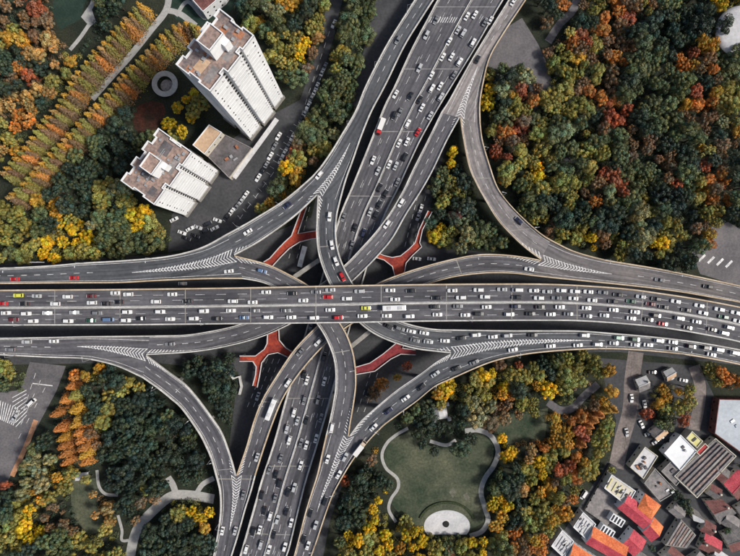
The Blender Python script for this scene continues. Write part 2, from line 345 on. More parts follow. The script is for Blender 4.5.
# ------------------------------------------------------------------ elevated roads
ROADS = []
class Road:
    def __init__(s, key, label, st, asphalt='asphalt', par=('parapet', 'parapet'), thick=1.25, n=8):
        s.key, s.label = key, label
        st = np.array(st, float)
        P = np.array([[*W(a, b_, z), *W(c, d, z)] for a, b_, c, d, z in st])
        Q = smooth_path(P, n)
        s.L, s.R = Q[:, :3], Q[:, 3:]; s.n = len(Q)
        s.iL = np.array([PX(*p) for p in s.L]); s.iR = np.array([PX(*p) for p in s.R])
        mid = (s.L+s.R)/2; s.arc = np.concatenate([[0], np.cumsum(np.linalg.norm(np.diff(mid, axis=0), axis=1))])
        s.len = s.arc[-1]
        b = MB(); vs = []; fs = []
        for i in range(s.n):
            l, r = s.L[i], s.R[i]; d = (r-l); d = d/np.linalg.norm(d); w = np.linalg.norm(r-l)*0.2
            for p, dz in ((l, 0), (r, 0), (r, -0.45), (r-d*w, -thick), (l+d*w, -thick), (l, -0.45)):
                vs.append((p[0], p[1], p[2]+dz))
        for i in range(s.n-1):
            for k in range(6):
                k2 = (k+1) % 6; fs.append((i*6+k, i*6+k2, i*6+6+k2, i*6+6+k))
        b.add(vs, fs)
        # top faces need to look up
        s.obj = b.build('elevated_road', M[asphalt])
        me = s.obj.data; uv = me.uv_layers.new(name='UVMap'); vi = np.empty(len(me.loops), np.int32); me.loops.foreach_get('vertex_index', vi)
        wds = np.linalg.norm(s.R-s.L, axis=1); uu = np.zeros(s.n*6); vv = np.repeat(s.arc, 6)
        uu.reshape(-1, 6)[:, 1:4] = wds[:, None]; uv.data.foreach_set('uv', np.stack([uu[vi]+7.3*len(ROADS), vv[vi]+31.0*len(ROADS)], 1).astype(np.float32).ravel())
        tag(s.obj, label, kind='structure')
        for side, pm in ((0, par[0]), (1, par[1])):
            if pm: s.rail(side*1.0, pm)
        ROADS.append(s)
    def rail(s, sfrac, pm, w=0.72, h=0.95, name='parapet'):
        vs = []; fs = []
        for i in range(s.n):
            l, r = s.L[i], s.R[i]; d = (r-l); W_ = np.linalg.norm(d); d = d/W_
            if sfrac == 0.0: a, c = l-d*0.06, l+d*w
            elif sfrac == 1.0: a, c = r-d*w, r+d*0.06
            else: m = l+d*W_*sfrac; a, c = m-d*w/2, m+d*w/2
            e = d*0.1
            for p, z in ((a, 0.003), (c, 0.003), (c-e, h), (a+e, h)): vs.append((p[0], p[1], p[2]+z))
        for i in range(s.n-1):
            for k in range(4):
                k2 = (k+1) % 4; fs.append((i*4+k, i*4+k2, i*4+4+k2, i*4+4+k))
        n = s.n*4; fs += [(0, 1, 2, 3), (n-1, n-2, n-3, n-4)]
        b = MB(); b.add(vs, fs); return b.build(name, M[pm], s.obj)
    def at(s, m, sf, dz=0.0):
        i = int(np.clip(np.searchsorted(s.arc, m)-1, 0, s.n-2)); t = (m-s.arc[i])/(s.arc[i+1]-s.arc[i])
        l = s.L[i]*(1-t)+s.L[i+1]*t; r = s.R[i]*(1-t)+s.R[i+1]*t
        p = l*(1-sf)+r*sf; return np.array((p[0], p[1], p[2]+dz))
    def width(s, m): return np.linalg.norm(s.at(m, 0)-s.at(m, 1))
    def find(s, px, py):
        for i in range(s.n-1):
            q = [s.iL[i], s.iR[i], s.iR[i+1], s.iL[i+1]]
            if pin((px, py), q):
                lo, hi = 0.0, 1.0
                for _ in range(14):
                    t = (lo+hi)/2; l = s.iL[i]*(1-t)+s.iL[i+1]*t; r = s.iR[i]*(1-t)+s.iR[i+1]*t
                    cr = (r[0]-l[0])*(py-l[1])-(r[1]-l[1])*(px-l[0])
                    l0, r0 = s.iL[i], s.iR[i]
                    c0 = (r0[0]-l0[0])*(py-l0[1])-(r0[1]-l0[1])*(px-l0[0])
                    if cr*c0 > 0: lo = t
                    else: hi = t
                d = r-l; sf = float(((px-l[0])*d[0]+(py-l[1])*d[1])/(d@d))
                return s.arc[i]+t*(s.arc[i+1]-s.arc[i]), sf
        return None
    def line(s, mb, sf, m0=0.0, m1=None, w=0.16, dash=None, gap=0.0, dz=0.012, sf1=None):
        m1 = s.len if m1 is None else m1
        if sf1 is None: sf1 = sf
        segs = []
        if dash is None: segs = [(m0, m1)]
        else:
            a = m0+random.random()*gap
            while a+dash < m1: segs.append((a, a+dash)); a += dash+gap
        for a, c in segs:
            k = max(2, int((c-a)/2.0)+1); vs = []
            for m in np.linspace(a, c, k):
                f = sf+(sf1-sf)*(m-m0)/(m1-m0); ww = w/2/s.width(m)
                vs += [s.at(m, f-ww, dz), s.at(m, f+ww, dz)]
            mb.add(vs, [(2*i, 2*i+1, 2*i+3, 2*i+2) for i in range(k-1)])
    def gore(s, mb, nose_m, tip, nose_s, wn, step=1.5, sw=0.52, dz=0.016):
        """painted chevrons narrowing from the nose to the tip (pixel)"""
        tm, ts = s.find(*tip); L = abs(tm-nose_m); n = int(L/step); sg = 1 if nose_m > tm else -1
        for k in range(1, n+1):
            f = k/n; m = tm+sg*L*f; cs = ts+(nose_s-ts)*f; hw = wn/2*f
            w_ = s.width(m); 
            for side in (-1, 1):
                m2 = m-sg*min(hw*0.8, 2.2)
                m2 = min(max(m2, 0.01), s.len-0.01); mm = min(max(m, 0.01), s.len-0.01)
                e = sg*sw
                a0 = s.at(m2, cs, dz); a1 = s.at(min(max(m2-e, 0.01), s.len-.01), cs, dz)
                b0 = s.at(mm, cs+side*hw/w_, dz); b1 = s.at(min(max(mm-e, 0.01), s.len-.01), cs+side*hw/w_, dz)
                mb.add([a0, a1, b1, b0], [(0, 1, 2, 3)])
        for side in (-1, 1):
            s.line(mb, ts, min(tm, nose_m), max(tm, nose_m), 0.22, sf1=nose_s+side*wn/2/s.width(nose_m), dz=dz+0.004) if nose_m > tm else \
                s.line(mb, nose_s+side*wn/2/s.width(nose_m), nose_m, tm, 0.22, sf1=ts, dz=dz+0.004)
    def halfgore(s, mb, side, m0, m1, w0, step=1.5, sw=0.50, dz=0.016):
        """stripes hugging the inner kerb past the nose, width w0 at m0 to nothing at m1"""
        n = int(abs(m1-m0)/step); sg = 1 if m1 > m0 else -1
        for k in range(n):
            m = m0+(m1-m0)*k/n; hw = w0*(1-k/n); w_ = s.width(m)
            e0 = 0.80/w_; e = sg*sw; f0 = e0 if side == 0 else 1-e0; f1 = f0+(1 if side == 0 else -1)*hw/w_
            m2 = min(max(m+sg*min(hw, 2.0), 0.01), s.len-.01); mm = min(max(m, .01), s.len-.01)
            c = lambda q: min(max(q, .01), s.len-.01)
            mb.add([s.at(mm, f0, dz), s.at(c(mm+e), f0, dz), s.at(c(m2+e), f1, dz), s.at(m2, f1, dz)], [(0, 1, 2, 3)])

def nose(l, r, n):
    l, r, n = map(lambda q: np.array(q, float), (l, r, n)); t = ((n-l)@(r-l))/((r-l)@(r-l)); p = l+(r-l)*t
    return (float(p[0]), float(p[1])), float(t)
n1, s1 = nose((297, 190), (340.5, 201), (317.3, 197))
n2, s2 = nose((227, 234), (243, 279), (236, 255))
n3, s3 = nose((452, 329.2), (449.2, 379.7), (450, 353))
n4, s4 = nose((326, 434), (371.5, 437.5), (349, 434))
n5, s5 = nose((441, 112.5), (480.3, 124), (459.6, 118.5))
n6, s6 = nose((216, 475), (255.8, 475), (236.5, 475))
n7, s7 = nose((150, 335.3), (143, 377.5), (147.5, 355))
n8, s8 = nose((551, 240), (532, 276), (540.4, 260))

NSM = Road('ns', 'wide diagonal elevated expressway passing under the horizontal one',
  [(455, -30, 522, -30, 7), (437.5, 0, 503.5, 0, 7), (429.5, 15, 494.5, 15, 7), (411, 50, 474.5, 50, 7), (393.5, 88, 451, 88, 7), (384.3, 106, 440, 106, 7), (372, 137, 422.5, 137, 7),
   (362.7, 160, 411.5, 160, 7), (351.4, 187.6, 399, 187.6, 7), (340, 215, 385, 216, 7), (328, 255, 371, 255, 7), (315, 300, 358, 300, 7), (300, 350, 344, 350, 7), (285, 401, 330.3, 401, 7),
   (273.8, 442, 318.5, 442, 7), (261.6, 479, 307, 479, 7), (256.2, 498.4, 301.5, 500, 7), (243.2, 543.8, 290.5, 545, 7), (239.5, 556, 287, 556, 7), (229, 590, 277, 590, 7)])
TNW = Road('tnw', 'two lane slip road along the upper left of the diagonal expressway',
  [(433, -30, 454, -30, 8), (414.6, 0, 434, 0, 8.3), (404.9, 15.4, 424.5, 14.5, 8.6), (385.4, 47, 405, 46, 9.6), (366, 85, 386, 85, 11), (355, 111.6, 372, 111.5, 12), (341.3, 135, 361.5, 137, 13.2),
   (329.2, 154.6, 353.5, 160, 14.4), (315, 173.5, 346, 181, 15.3), (297, 190, 340.5, 201, 16)], 'asphalt_dark')
FF = Road('f', 'curved ramp between the upper diagonal road and the left road',
  [(297, 190, *n1, 16), (280, 203, 296, 215.5, 16.8), (254.6, 218.6, 274.6, 231.5, 18.2), (240, 227, 255, 244.5, 19.2), (227, 234, *n2, 20)], 'asphalt_dark')
TWU = Road('twu', 'elevated road leaving at the left edge above the horizontal expressway',
  [(227, 234, 243, 279, 20), (206, 245.5, 217, 279, 20.2), (185, 252.5, 190, 279.7, 20.4), (160.5, 257, 163, 280.8, 20.6), (120, 260.5, 120, 283, 21), (84.3, 262.5, 84, 283.3, 21.3),
   (48.6, 265.5, 48, 283.5, 21.6), (0, 267.8, 0, 284, 22), (-40, 269, -40, 284.3, 22.4)], 'asphalt_dark', ('parapet', 'parapet_warm'))
PA = Road('p1', 'curved ramp from the upper left passing under the expressway to the lower road',
  [(*n2, 243, 279, 20), (257, 261, 255, 281, 19.8), (270, 265, 265, 283.6, 19.6), (285, 272, 277, 289, 19.4), (308, 285, 292, 298.5, 19.2), (326, 302, 306, 311.5, 19), (340.8, 323.8, 318, 325.4, 18.8),
   (349, 339, 327.8, 342.4, 18.4), (354.6, 358.6, 334.3, 362, 18), (356.3, 383, 335.3, 386, 17.2), (353.8, 404.6, 332.3, 406, 16.6), (350.5, 424, 328.6, 424, 16.2), (*n4, 326, 434, 16)], 'asphalt', ('parapet_warm', 'parapet'))
PB = Road('p2', 'curved ramp from the top passing under the expressway to the right',
  [(*n1, 340.5, 201, 16), (316.7, 217, 337.2, 216, 16.5), (316.5, 238, 336.3, 236, 17.4), (319.7, 259, 340.5, 258, 18.2), (329.5, 284, 351.5, 281, 19), (343, 306, 364, 297.5, 19.1), (360.3, 323.8, 381, 310.5, 19.2),
   (375.5, 334.6, 394, 318.3, 19.4), (394.3, 342.8, 408, 323.4, 19.6), (414, 348.5, 423, 327, 19.8), (433, 351.2, 437, 328.9, 19.9), (*n3, 452, 329.2, 20)], 'asphalt_dark')
TEL = Road('tel', 'elevated road leaving at the right edge below the horizontal expressway',
  [(452, 329.2, 449.2, 379.7, 20), (485, 329.7, 484.9, 364.3, 20.2), (511, 330, 510.8, 357, 20.4), (540, 330, 540, 352.5, 20.6), (578.6, 330.3, 578, 349.6, 20.9), (611, 332.7, 611, 349, 21.2),
   (650, 336, 648, 351, 21.5), (693, 341, 690, 355.5, 21.8), (740, 349.2, 738, 364.5, 22), (780, 358, 777, 375, 22.3)], 'asphalt_dark', ('parapet', 'parapet_warm'))
EE = Road('e', 'curved ramp sweeping from the right down to the lower diagonal road',
  [(*n3, 449.2, 379.7, 20), (436, 361.5, 434, 387, 19.6), (420, 373.5, 416, 401.5, 19), (396, 390, 399, 413.8, 18.2), (375, 407.5, 385, 424.3, 17.3), (361, 420, 378, 431, 16.6), (*n4, 371.5, 437.5, 16)], 'asphalt_dark', ('parapet', 'parapet_warm'))
TSR = Road('tsr', 'slip road along the lower right of the diagonal expressway',
  [(326, 434, 371.5, 437.5, 16), (321.5, 454, 357, 454.5, 15), (317, 474, 345.5, 472, 13.8), (311, 493, 334, 493, 12.6), (305.4, 511.4, 327, 511, 11.6), (298, 540, 317, 541, 10), (294, 555, 312, 555, 9.3), (284, 590, 300, 590, 8)],
  'asphalt', ('parapet_warm', 'parapet_warm'))
TNE = Road('tne', 'pale slip road along the upper right of the diagonal expressway',
  [(527, -30, 546, -30, 8), (508.4, 0, 526.2, 0, 8.2), (486.5, 35, 503, 35, 8.5), (472, 59, 490, 58, 8.8), (459.5, 81, 483.5, 83, 9.1), (448.5, 101, 480.2, 104, 9.3), (441, 112.5, 480.3, 124, 9.5)], 'asphalt_pale', ('parapet', 'parapet_warm'))
PC = Road('p3', 'ramp from the upper right passing under the expressway to the left',
  [(441, 112.5, *n5, 9.5), (427.6, 140, 447, 141, 9.9), (413, 169, 433.5, 169.5, 10.4), (402.7, 190.8, 421.5, 191, 10.9), (389.7, 213, 407, 213.5, 11.4), (375, 232.5, 393, 238, 11.9), (361, 248, 379, 255, 12.3),
   (345, 264.6, 364, 270.5, 12.6), (322, 283, 345, 288, 12.9), (293, 301, 318, 308, 13), (264, 314.5, 288, 325.4, 13.4), (236, 325.2, 258, 338.2, 14), (207.3, 331.4, 222, 347.5, 14.7), (183, 334.6, 190, 352.3, 15.3), (150, 335.3, *n7, 16)],
  'asphalt', ('parapet', 'parapet'))
TWL = Road('twl', 'elevated road leaving at the left edge below the horizontal expressway',
  [(150, 335.3, 143, 377.5, 16), (120, 335.6, 120, 367, 16.6), (100, 335.8, 100, 361.3, 17.1), (81, 336, 81, 358.4, 17.6), (48.6, 336.8, 48.6, 357.4, 18.5), (0, 337.5, 0, 354.9, 20), (-40, 338, -40, 353, 21)], 'asphalt')
HH = Road('h', 'curved ramp sweeping from the left down to the lower diagonal road',
  [(143, 377.5, *n7, 16), (158.6, 388.5, 168, 370.8, 15.2), (171, 398.5, 184, 382.5, 14.4), (182.4, 409, 197, 396.5, 13.6), (198.6, 432, 214, 419.5, 12.2), (206, 446, 222.5, 433, 11.4), (211.5, 459, 230, 453, 10.4), (216, 475, *n6, 9.5)], 'asphalt')
TSL = Road('tsl', 'slip road along the lower left of the diagonal expressway',
  [(216, 475, 255.8, 475, 9.5), (219.7, 490.3, 251.5, 491, 9.2), (220.5, 508, 246, 508, 9), (219, 524, 241.3, 525, 8.7), (216.5, 539, 237, 540, 8.4), (213.2, 556, 232, 556, 8), (204, 590, 222, 590, 7.5)])
TEU = Road('teu', 'elevated road leaving at the right edge above the horizontal expressway',
  [(551, 240, 532, 276, 16), (572.4, 250.5, 560, 279, 16.4), (600, 258.5, 592, 282.2, 17), (625, 263, 625, 285.6, 17.6), (652.4, 267.5, 652, 288.6, 18.2), (684.9, 273.8, 684, 293, 19), (717, 280.5, 715, 298.4, 19.6), (740, 285.7, 738, 302.6, 20), (780, 296, 777, 313, 21)],
  'asphalt_warm', ('parapet_warm', 'parapet_warm'))
PD = Road('p4', 'ramp from the right passing under the expressway to the lower left',
  [(*n8, 532, 276, 16), (524.9, 257, 516.8, 274, 15.6), (500.5, 254.3, 500, 273.3, 15.1), (476.2, 254.5, 480, 273.8, 14.6), (447.6, 260, 455, 277, 14), (424.9, 266, 434, 282.5, 13.5), (402.2, 273.2, 411, 291, 13.2),
   (377.8, 283, 388, 302, 13), (354, 297.5, 364.5, 316.5, 13), (335, 310.5, 346, 328, 12.8), (317.3, 325.4, 328, 342, 12.5), (294.6, 349, 309, 362, 12), (275, 378, 293.5, 382, 11.4), (262.2, 399.5, 282.5, 400, 10.9), (254, 420, 273.8, 421, 10.4),
   (246.2, 446.8, 264.5, 447.5, 9.9), (*n6, 255.8, 475, 9.5)], 'asphalt', ('parapet_warm', 'parapet_warm'))
GG = Road('g', 'pale curved ramp sweeping round the upper right wood',
  [(*n5, 480.3, 124, 9.5), (462.4, 137, 482.7, 141.6, 10), (468.5, 167, 489.5, 165, 11), (476, 184.5, 497.5, 187.5, 11.8), (484, 199, 509, 203.8, 12.6), (496.2, 219, 523.8, 219, 13.6), (510, 234.5, 537, 230.7, 14.6), (525, 248.5, 545, 236.5, 15.4), (*n8, 551, 240, 16)],
  'asphalt_pale', ('parapet_warm', 'parapet_warm'))
EW = Road('ew', 'broad horizontal elevated expressway crossing over everything',
  [(-40, 290, -40, 325.5, 25), (0, 289.7, 0, 325.4, 25), (120, 288.8, 120, 325.2, 25), (240, 287.3, 240, 324, 25), (340, 285.3, 340, 323, 25), (420, 284, 420, 321.6, 25), (480, 283.5, 480, 321, 25), (540, 283.5, 540, 320.7, 25),
   (580, 285, 580, 321.2, 25), (625, 288.3, 622, 324, 25), (660.5, 293, 660, 327.8, 25), (701, 299.3, 700, 334.2, 25), (740, 306.8, 738, 342, 25), (780, 316, 776, 353, 25)], 'asphalt', ('parapet_warm', 'parapet'), thick=1.6)
EW.rail(0.505, 'parapet', 0.75, 0.8, 'median_barrier')
NSM.rail(0.51, 'parapet', 0.6, 0.8, 'median_barrier')

def paint(road, fn):
    b = MB(); fn(b); road.obj['n'] = 0; del road.obj['n']
    return b.build('road_marking', M['paint'], road.obj)
def edges(r, b, d=1.25, w=0.16):
    m = r.len/2; f = d/r.width(m); r.line(b, f, w=w); r.line(b, 1-f, w=w)
def _ew(b):
    for f in (0.035, 0.475, 0.535, 0.965): EW.line(b, f, w=0.14)
    for f in (0.185, 0.33, 0.69, 0.84): EW.line(b, f, w=0.13, dash=4.5, gap=5.5)
paint(EW, _ew)
def _ns(b):
    for f in (0.035, 0.485, 0.535, 0.965): NSM.line(b, f, w=0.15)
    for f in (0.185, 0.335, 0.685, 0.835): NSM.line(b, f, w=0.17, dash=4.2, gap=7.5)
    for f in (0.22, 0.30, 0.72, 0.80): NSM.line(b, f, w=0.14, dash=2.4, gap=22)
    # stop-line block of bars near the top
    tm, ts = NSM.find(443, 20)
    for k in range(12):
        f = 0.05+0.036*k; NSM.line(b, f, tm-1.6, tm+1.6, 0.34)
paint(NSM, _ns)
def lanes(r, fr=(0.5,), dash=2.9, gap=3.2, m0=0, m1=None):
    def fn(b):
        edges(r, b)
        for f in fr: r.line(b, f, m0, m1, w=0.2, dash=dash, gap=gap)
    return fn
def gored(r, nose_m, tip, ns, wn, fr, span):
    def fn(b):
        edges(r, b); r.gore(b, nose_m, tip, ns, wn)
        for f in fr: r.line(b, f, *span, w=0.2, dash=2.9, gap=3.4)
    return fn
paint(TNW, gored(TNW, TNW.len, (350, 143), s1, 4.6, (0.5,), (0, TNW.len*0.55)))
paint(TWU, gored(TWU, 0.0, (132, 272.5), s2, 6.4, (0.5,), (TWU.len*0.5, TWU.len)))
paint(TEL, gored(TEL, 0.0, (592, 340.5), s3, 6.0, (0.5,), (TEL.len*0.45, TEL.len)))
paint(TSR, gored(TSR, 0.0, (317, 512), s4, 5.0, (0.5,), (TSR.len*0.6, TSR.len)))
paint(TNE, gored(TNE, TNE.len, (478, 66), s5, 4.4, (0.5,), (0, TNE.len*0.55)))
paint(TSL, gored(TSL, 0.0, (229.5, 530), s6, 5.2, (0.5,), (TSL.len*0.55, TSL.len)))
paint(TWL, gored(TWL, 0.0, (77, 346.5), s7, 6.0, (0.5,), (TWL.len*0.5, TWL.len)))
paint(TEU, gored(TEU, 0.0, (612, 274), s8, 5.6, (0.5,), (TEU.len*0.4, TEU.len)))
def branch(r, fr, halves):
    def fn(b):
        edges(r, b)
        for f in fr: r.line(b, f, w=0.2, dash=2.9, gap=3.2)
        for side, a, c, w in halves: r.halfgore(b, side, a*r.len, c*r.len, w)
    return fn
paint(FF, branch(FF, (0.5,), [(1, 0.0, 0.16, 1.6), (1, 1.0, 0.82, 1.9)]))
paint(PA, branch(PA, (0.5,), [(0, 0.0, 0.09, 2.4), (0, 1.0, 0.82, 1.9)]))
paint(PB, branch(PB, (0.5,), [(0, 0.0, 0.10, 1.8), (0, 1.0, 0.93, 1.9)]))
paint(EE, branch(EE, (0.5,), [(0, 0.0, 0.22, 2.0), (0, 1.0, 0.72, 1.9)]))
paint(PC, branch(PC, (0.5,), [(1, 0.0, 0.05, 1.6), (1, 1.0, 0.9, 1.9)]))
paint(HH, branch(HH, (0.5,), [(1, 0.0, 0.14, 2.0), (1, 1.0, 0.85, 1.8)]))
paint(PD, branch(PD, (0.5,), [(0, 0.0, 0.08, 2.0), (0, 1.0, 0.93, 1.8)]))
paint(GG, branch(GG, (0.5,), [(0, 0.0, 0.07, 1.6), (0, 1.0, 0.88, 2.2)]))
# expansion joints: thin dark steel strips across the decks
for r, ms in ((EW, np.arange(14, EW.len, 31)), (PD, (38.0, PD.len*0.8)), (HH, (HH.len-3,)), (PA, (PA.len*0.62,)), (PB, (24.0,)), (TSL, (2.0,)), (GG, (30.0, 62.0)), (NSM, np.arange(22, NSM.len, 36))):
    b = MB()
    for m in ms:
        if 0.5 < m < r.len-0.5:
            b.add([r.at(m-0.18, 0.03, 0.022), r.at(m-0.18, 0.97, 0.022), r.at(m+0.18, 0.97, 0.022), r.at(m+0.18, 0.03, 0.022)], [(0, 1, 2, 3)])
    b.build('expansion_joint', M['concrete'], r.obj)

# piers under the decks, only where they stand clear of lower roads
def under(x, y, ztop, marg=1.6):
    for r in ROADS:
        d = (r.L+r.R)/2
        for i in range(0, r.n-1):
            a, c, e, f = r.L[i], r.R[i], r.R[i+1], r.L[i+1]
            if a[2] < ztop-1.0:
                k = 1.06; m = (a+c+e+f)/4
                if pin((x, y), [tuple((m+(p-m)*1.35)[:2]) for p in (a, c, e, f)]): return True
    return False
for r in ROADS:
    step = 26.0; m = step*0.6
    while m < r.len:
        w = r.width(m); cands = (0.5,) if w < 14 else (0.25, 0.75); a, c = r.at(m, 0.0), r.at(m, 1.0)
        pts = [r.at(m, f) for f in cands]
        if all(not under(p[0], p[1], p[2]) for p in pts):
            ang = math.atan2(c[1]-a[1], c[0]-a[0]); b = MB()
            for p in pts: b.box((p[0], p[1], 0), 1.9, 1.5, p[2]-2.2, ang)
            q = (a+c)/2; b.box((q[0], q[1], q[2]-2.2), w*0.8, 1.7, 0.98, ang)
            b.build('pier', M['concrete'], r.obj)
        m += step
# two grey cross beams that show between the ramps
for (a, c, z, lab) in (((294, 277), (319, 260), 11.0, None), ((347, 350), (374, 328), 11.0, None)):
    A, C = np.array(W(*a, z)), np.array(W(*c, z)); mid = (A+C)/2; d = C-A
    b = MB(); b.box((mid[0], mid[1], z-1.6), np.hypot(d[0], d[1]), 2.1, 1.6, math.atan2(d[1], d[0]))
    for k in (0.12, 0.88):
        p = A+d*k; b.box((p[0], p[1], 0), 1.6, 1.6, z-1.6, math.atan2(d[1], d[0]))
    b.build('pier', M['concrete'], EW.obj)

# ground level lane paint seen between the decks
b = MB()
def gdash(a, c, n, w=0.2, ln=2.6, dz=0.034):
    A, C = np.array(W(*a)[:2]), np.array(W(*c)[:2]); d = C-A; L = np.hypot(*d); d /= L; nn = np.array((-d[1], d[0]))*w/2
    for k in range(n):
        p = A+d*L*(k+0.1)/n; q = p+d*min(ln, L/n*0.8)
        b.add([(*(p+nn), dz), (*(p-nn), dz), (*(q-nn), dz), (*(q+nn), dz)], [(0, 3, 2, 1)])
for off in (0, 6, 12): gdash((268+off, 358), (246+off, 410), 6)
for off in (0, 7): gdash((371+off, 372), (356+off, 415), 5)
for off in (0, 8): gdash((418+off, 195), (404+off, 250), 6); gdash((302+off, 206), (288+off, 262), 6)
for k in range(9): gdash((1+k*2.6, 398+k*1.0), (-2+k*1.4, 424+k*1.2), 1, 0.45, 9.5)
for k in range(8): gdash((10+k*0.6, 399+k*4.2), (32-k*0.4, 387+k*3.6), 1, 0.40, 8.5)
for k in range(3): gdash((36+k*5, 372+k*7), (22-k*4, 415+k*16), 4, 0.2, 3)
gdash((30, 383), (55, 386), 1, 0.5, 12)
for k in range(4): gdash((698+k*9, 262+k*2), (706+k*9, 254+k*2), 1, 1.2, 6)
for k in range(7): gdash((232+k*5.2, 222-k*6.8), (236+k*5.2, 226-k*6.8), 1, 0.14, 4.5)
for k in range(9): gdash((266+k*3.4, 172-k*6.0), (271+k*3.4, 175-k*6.0), 1, 0.14, 4.2)
gdash((330, 30), (296, 132), 9, 0.16, 3); gdash((290, 150), (236, 224), 7, 0.16, 3)
gdash((632, 360), (624, 455), 9, 0.14, 2.4)
o = b.build('road_marking', M['paint']); tag(o, 'worn white lane paint on the ground level streets', kind='structure')

# ------------------------------------------------------------------ red footbridges
def footbridge(label, pts, rails, m, z=5.6):
    P = [W(*p, z) for p in pts]; cx_, cy_ = np.mean([p[0] for p in P]), np.mean([p[1] for p in P])
    root = empty('footbridge', (cx_, cy_, 0)); tag(root, label, 'footbridge')
    Q = [(p[0]-cx_, p[1]-cy_) for p in P]
    b = MB(); b.prism(Q, z-0.5, z); b.build('walkway', M[m], root)
    for a, c in rails:
        seg = [(*Q[i % len(Q)], z) for i in range(a, c+1)]
        b = MB(); b.wall(seg, 0.38, 1.0); b.build('railing', M['rail'], root)
    for i in range(0, len(Q), 4):
        b = MB(); q = np.array(Q[i])*0.9; b.cyl((q[0], q[1], 0), 0.45, 0.45, z-0.5, 10); b.build('column', M['concrete'], root)
footbridge('orange red Y shaped footbridge above left of the crossing, next to the white bus',
    [(264, 262), (270, 258.4), (278.6, 248.6), (285, 242), (291.6, 236), (303, 206), (307, 207), (298, 233.8), (312, 231.5), (324, 230), (324, 237.5), (312, 239), (300, 242), (289.5, 248.6), (280.8, 257.3), (272, 267)],
    [(0, 5), (6, 9), (10, 15)], 'red_deck')
footbridge('orange red forked footbridge above right of the crossing',
    [(374, 251), (383.5, 255.5), (392, 257.5), (400.5, 256), (408.6, 249.5), (415, 243), (419, 230), (428, 211), (432, 212), (422.3, 230), (419.5, 243), (421.6, 247), (412, 256), (406, 263), (404, 274), (395, 277), (392.4, 266.5), (384, 260), (374, 257)],
    [(0, 7), (8, 14), (15, 18)], 'red_deck')
footbridge('red footbridge below left of the crossing with a narrow left arm',
    [(268, 330), (279, 330), (279.5, 340), (286, 347.6), (293, 352), (288, 357), (278, 352.3), (268.6, 354.3), (262, 362.4), (260, 374.6), (257.5, 387), (253, 385.4), (255.8, 374.6), (256.5, 366.5), (253, 361), (240, 361), (240, 355.7), (255.8, 355.7), (264.6, 349), (267.3, 343.5)],
    [(1, 4), (5, 10), (11, 15), (16, 20)], 'red_deck')
footbridge('footbridge coloured a shaded dark crimson below right of the crossing',
    [(346, 369.5), (356, 366.8), (370, 362.7), (383, 353.8), (396, 343), (402, 338), (406, 341), (402.4, 348), (415.4, 349.7), (415.4, 354.6), (400.8, 353.8), (391, 358.6), (374.9, 370.8), (357, 374), (346, 376)],
    [(0, 5), (6, 8), (9, 14)], 'shaded_red_deck')

# ------------------------------------------------------------------ buildings
def xform(px_poly, z):
    return [W(*p, z)[:2] for p in px_poly]
def inset(poly, d):
    a = sum(poly[i][0]*poly[(i+1) % len(poly)][1]-poly[(i+1) % len(poly)][0]*poly[i][1] for i in range(len(poly)))
    sg = 1 if a > 0 else -1; out = []; n = len(poly)
    for i in range(n):
        p0, p1, p2 = map(np.array, (poly[i-1], poly[i], poly[(i+1) % n]))
        d1 = (p1-p0)/np.linalg.norm(p1-p0); d2 = (p2-p1)/np.linalg.norm(p2-p1)
        n1_ = np.array((-d1[1], d1[0]))*sg; n2_ = np.array((-d2[1], d2[0]))*sg
        bis = n1_+n2_; L = np.linalg.norm(bis)
        if L < 1e-3: out.append(tuple(p1+n1_*d)); continue
        bis /= L; out.append(tuple(p1+bis*min(d/max(bis@n1_, 0.35), d*2)))
    return out
def parapet_ring(mb, poly, w, z0, z1):
    q = inset(poly, w); n = len(poly); vs = []
    for i in range(n):
        vs += [(*poly[i], z0), (*poly[i], z1), (*q[i], z1), (*q[i], z0)]
    fs = []
    for i in range(n):
        j = (i+1) % n
        for k in range(3): fs.append((i*4+k, j*4+k, j*4+k+1, i*4+k+1))
    mb.add(vs, fs)
PANE = None
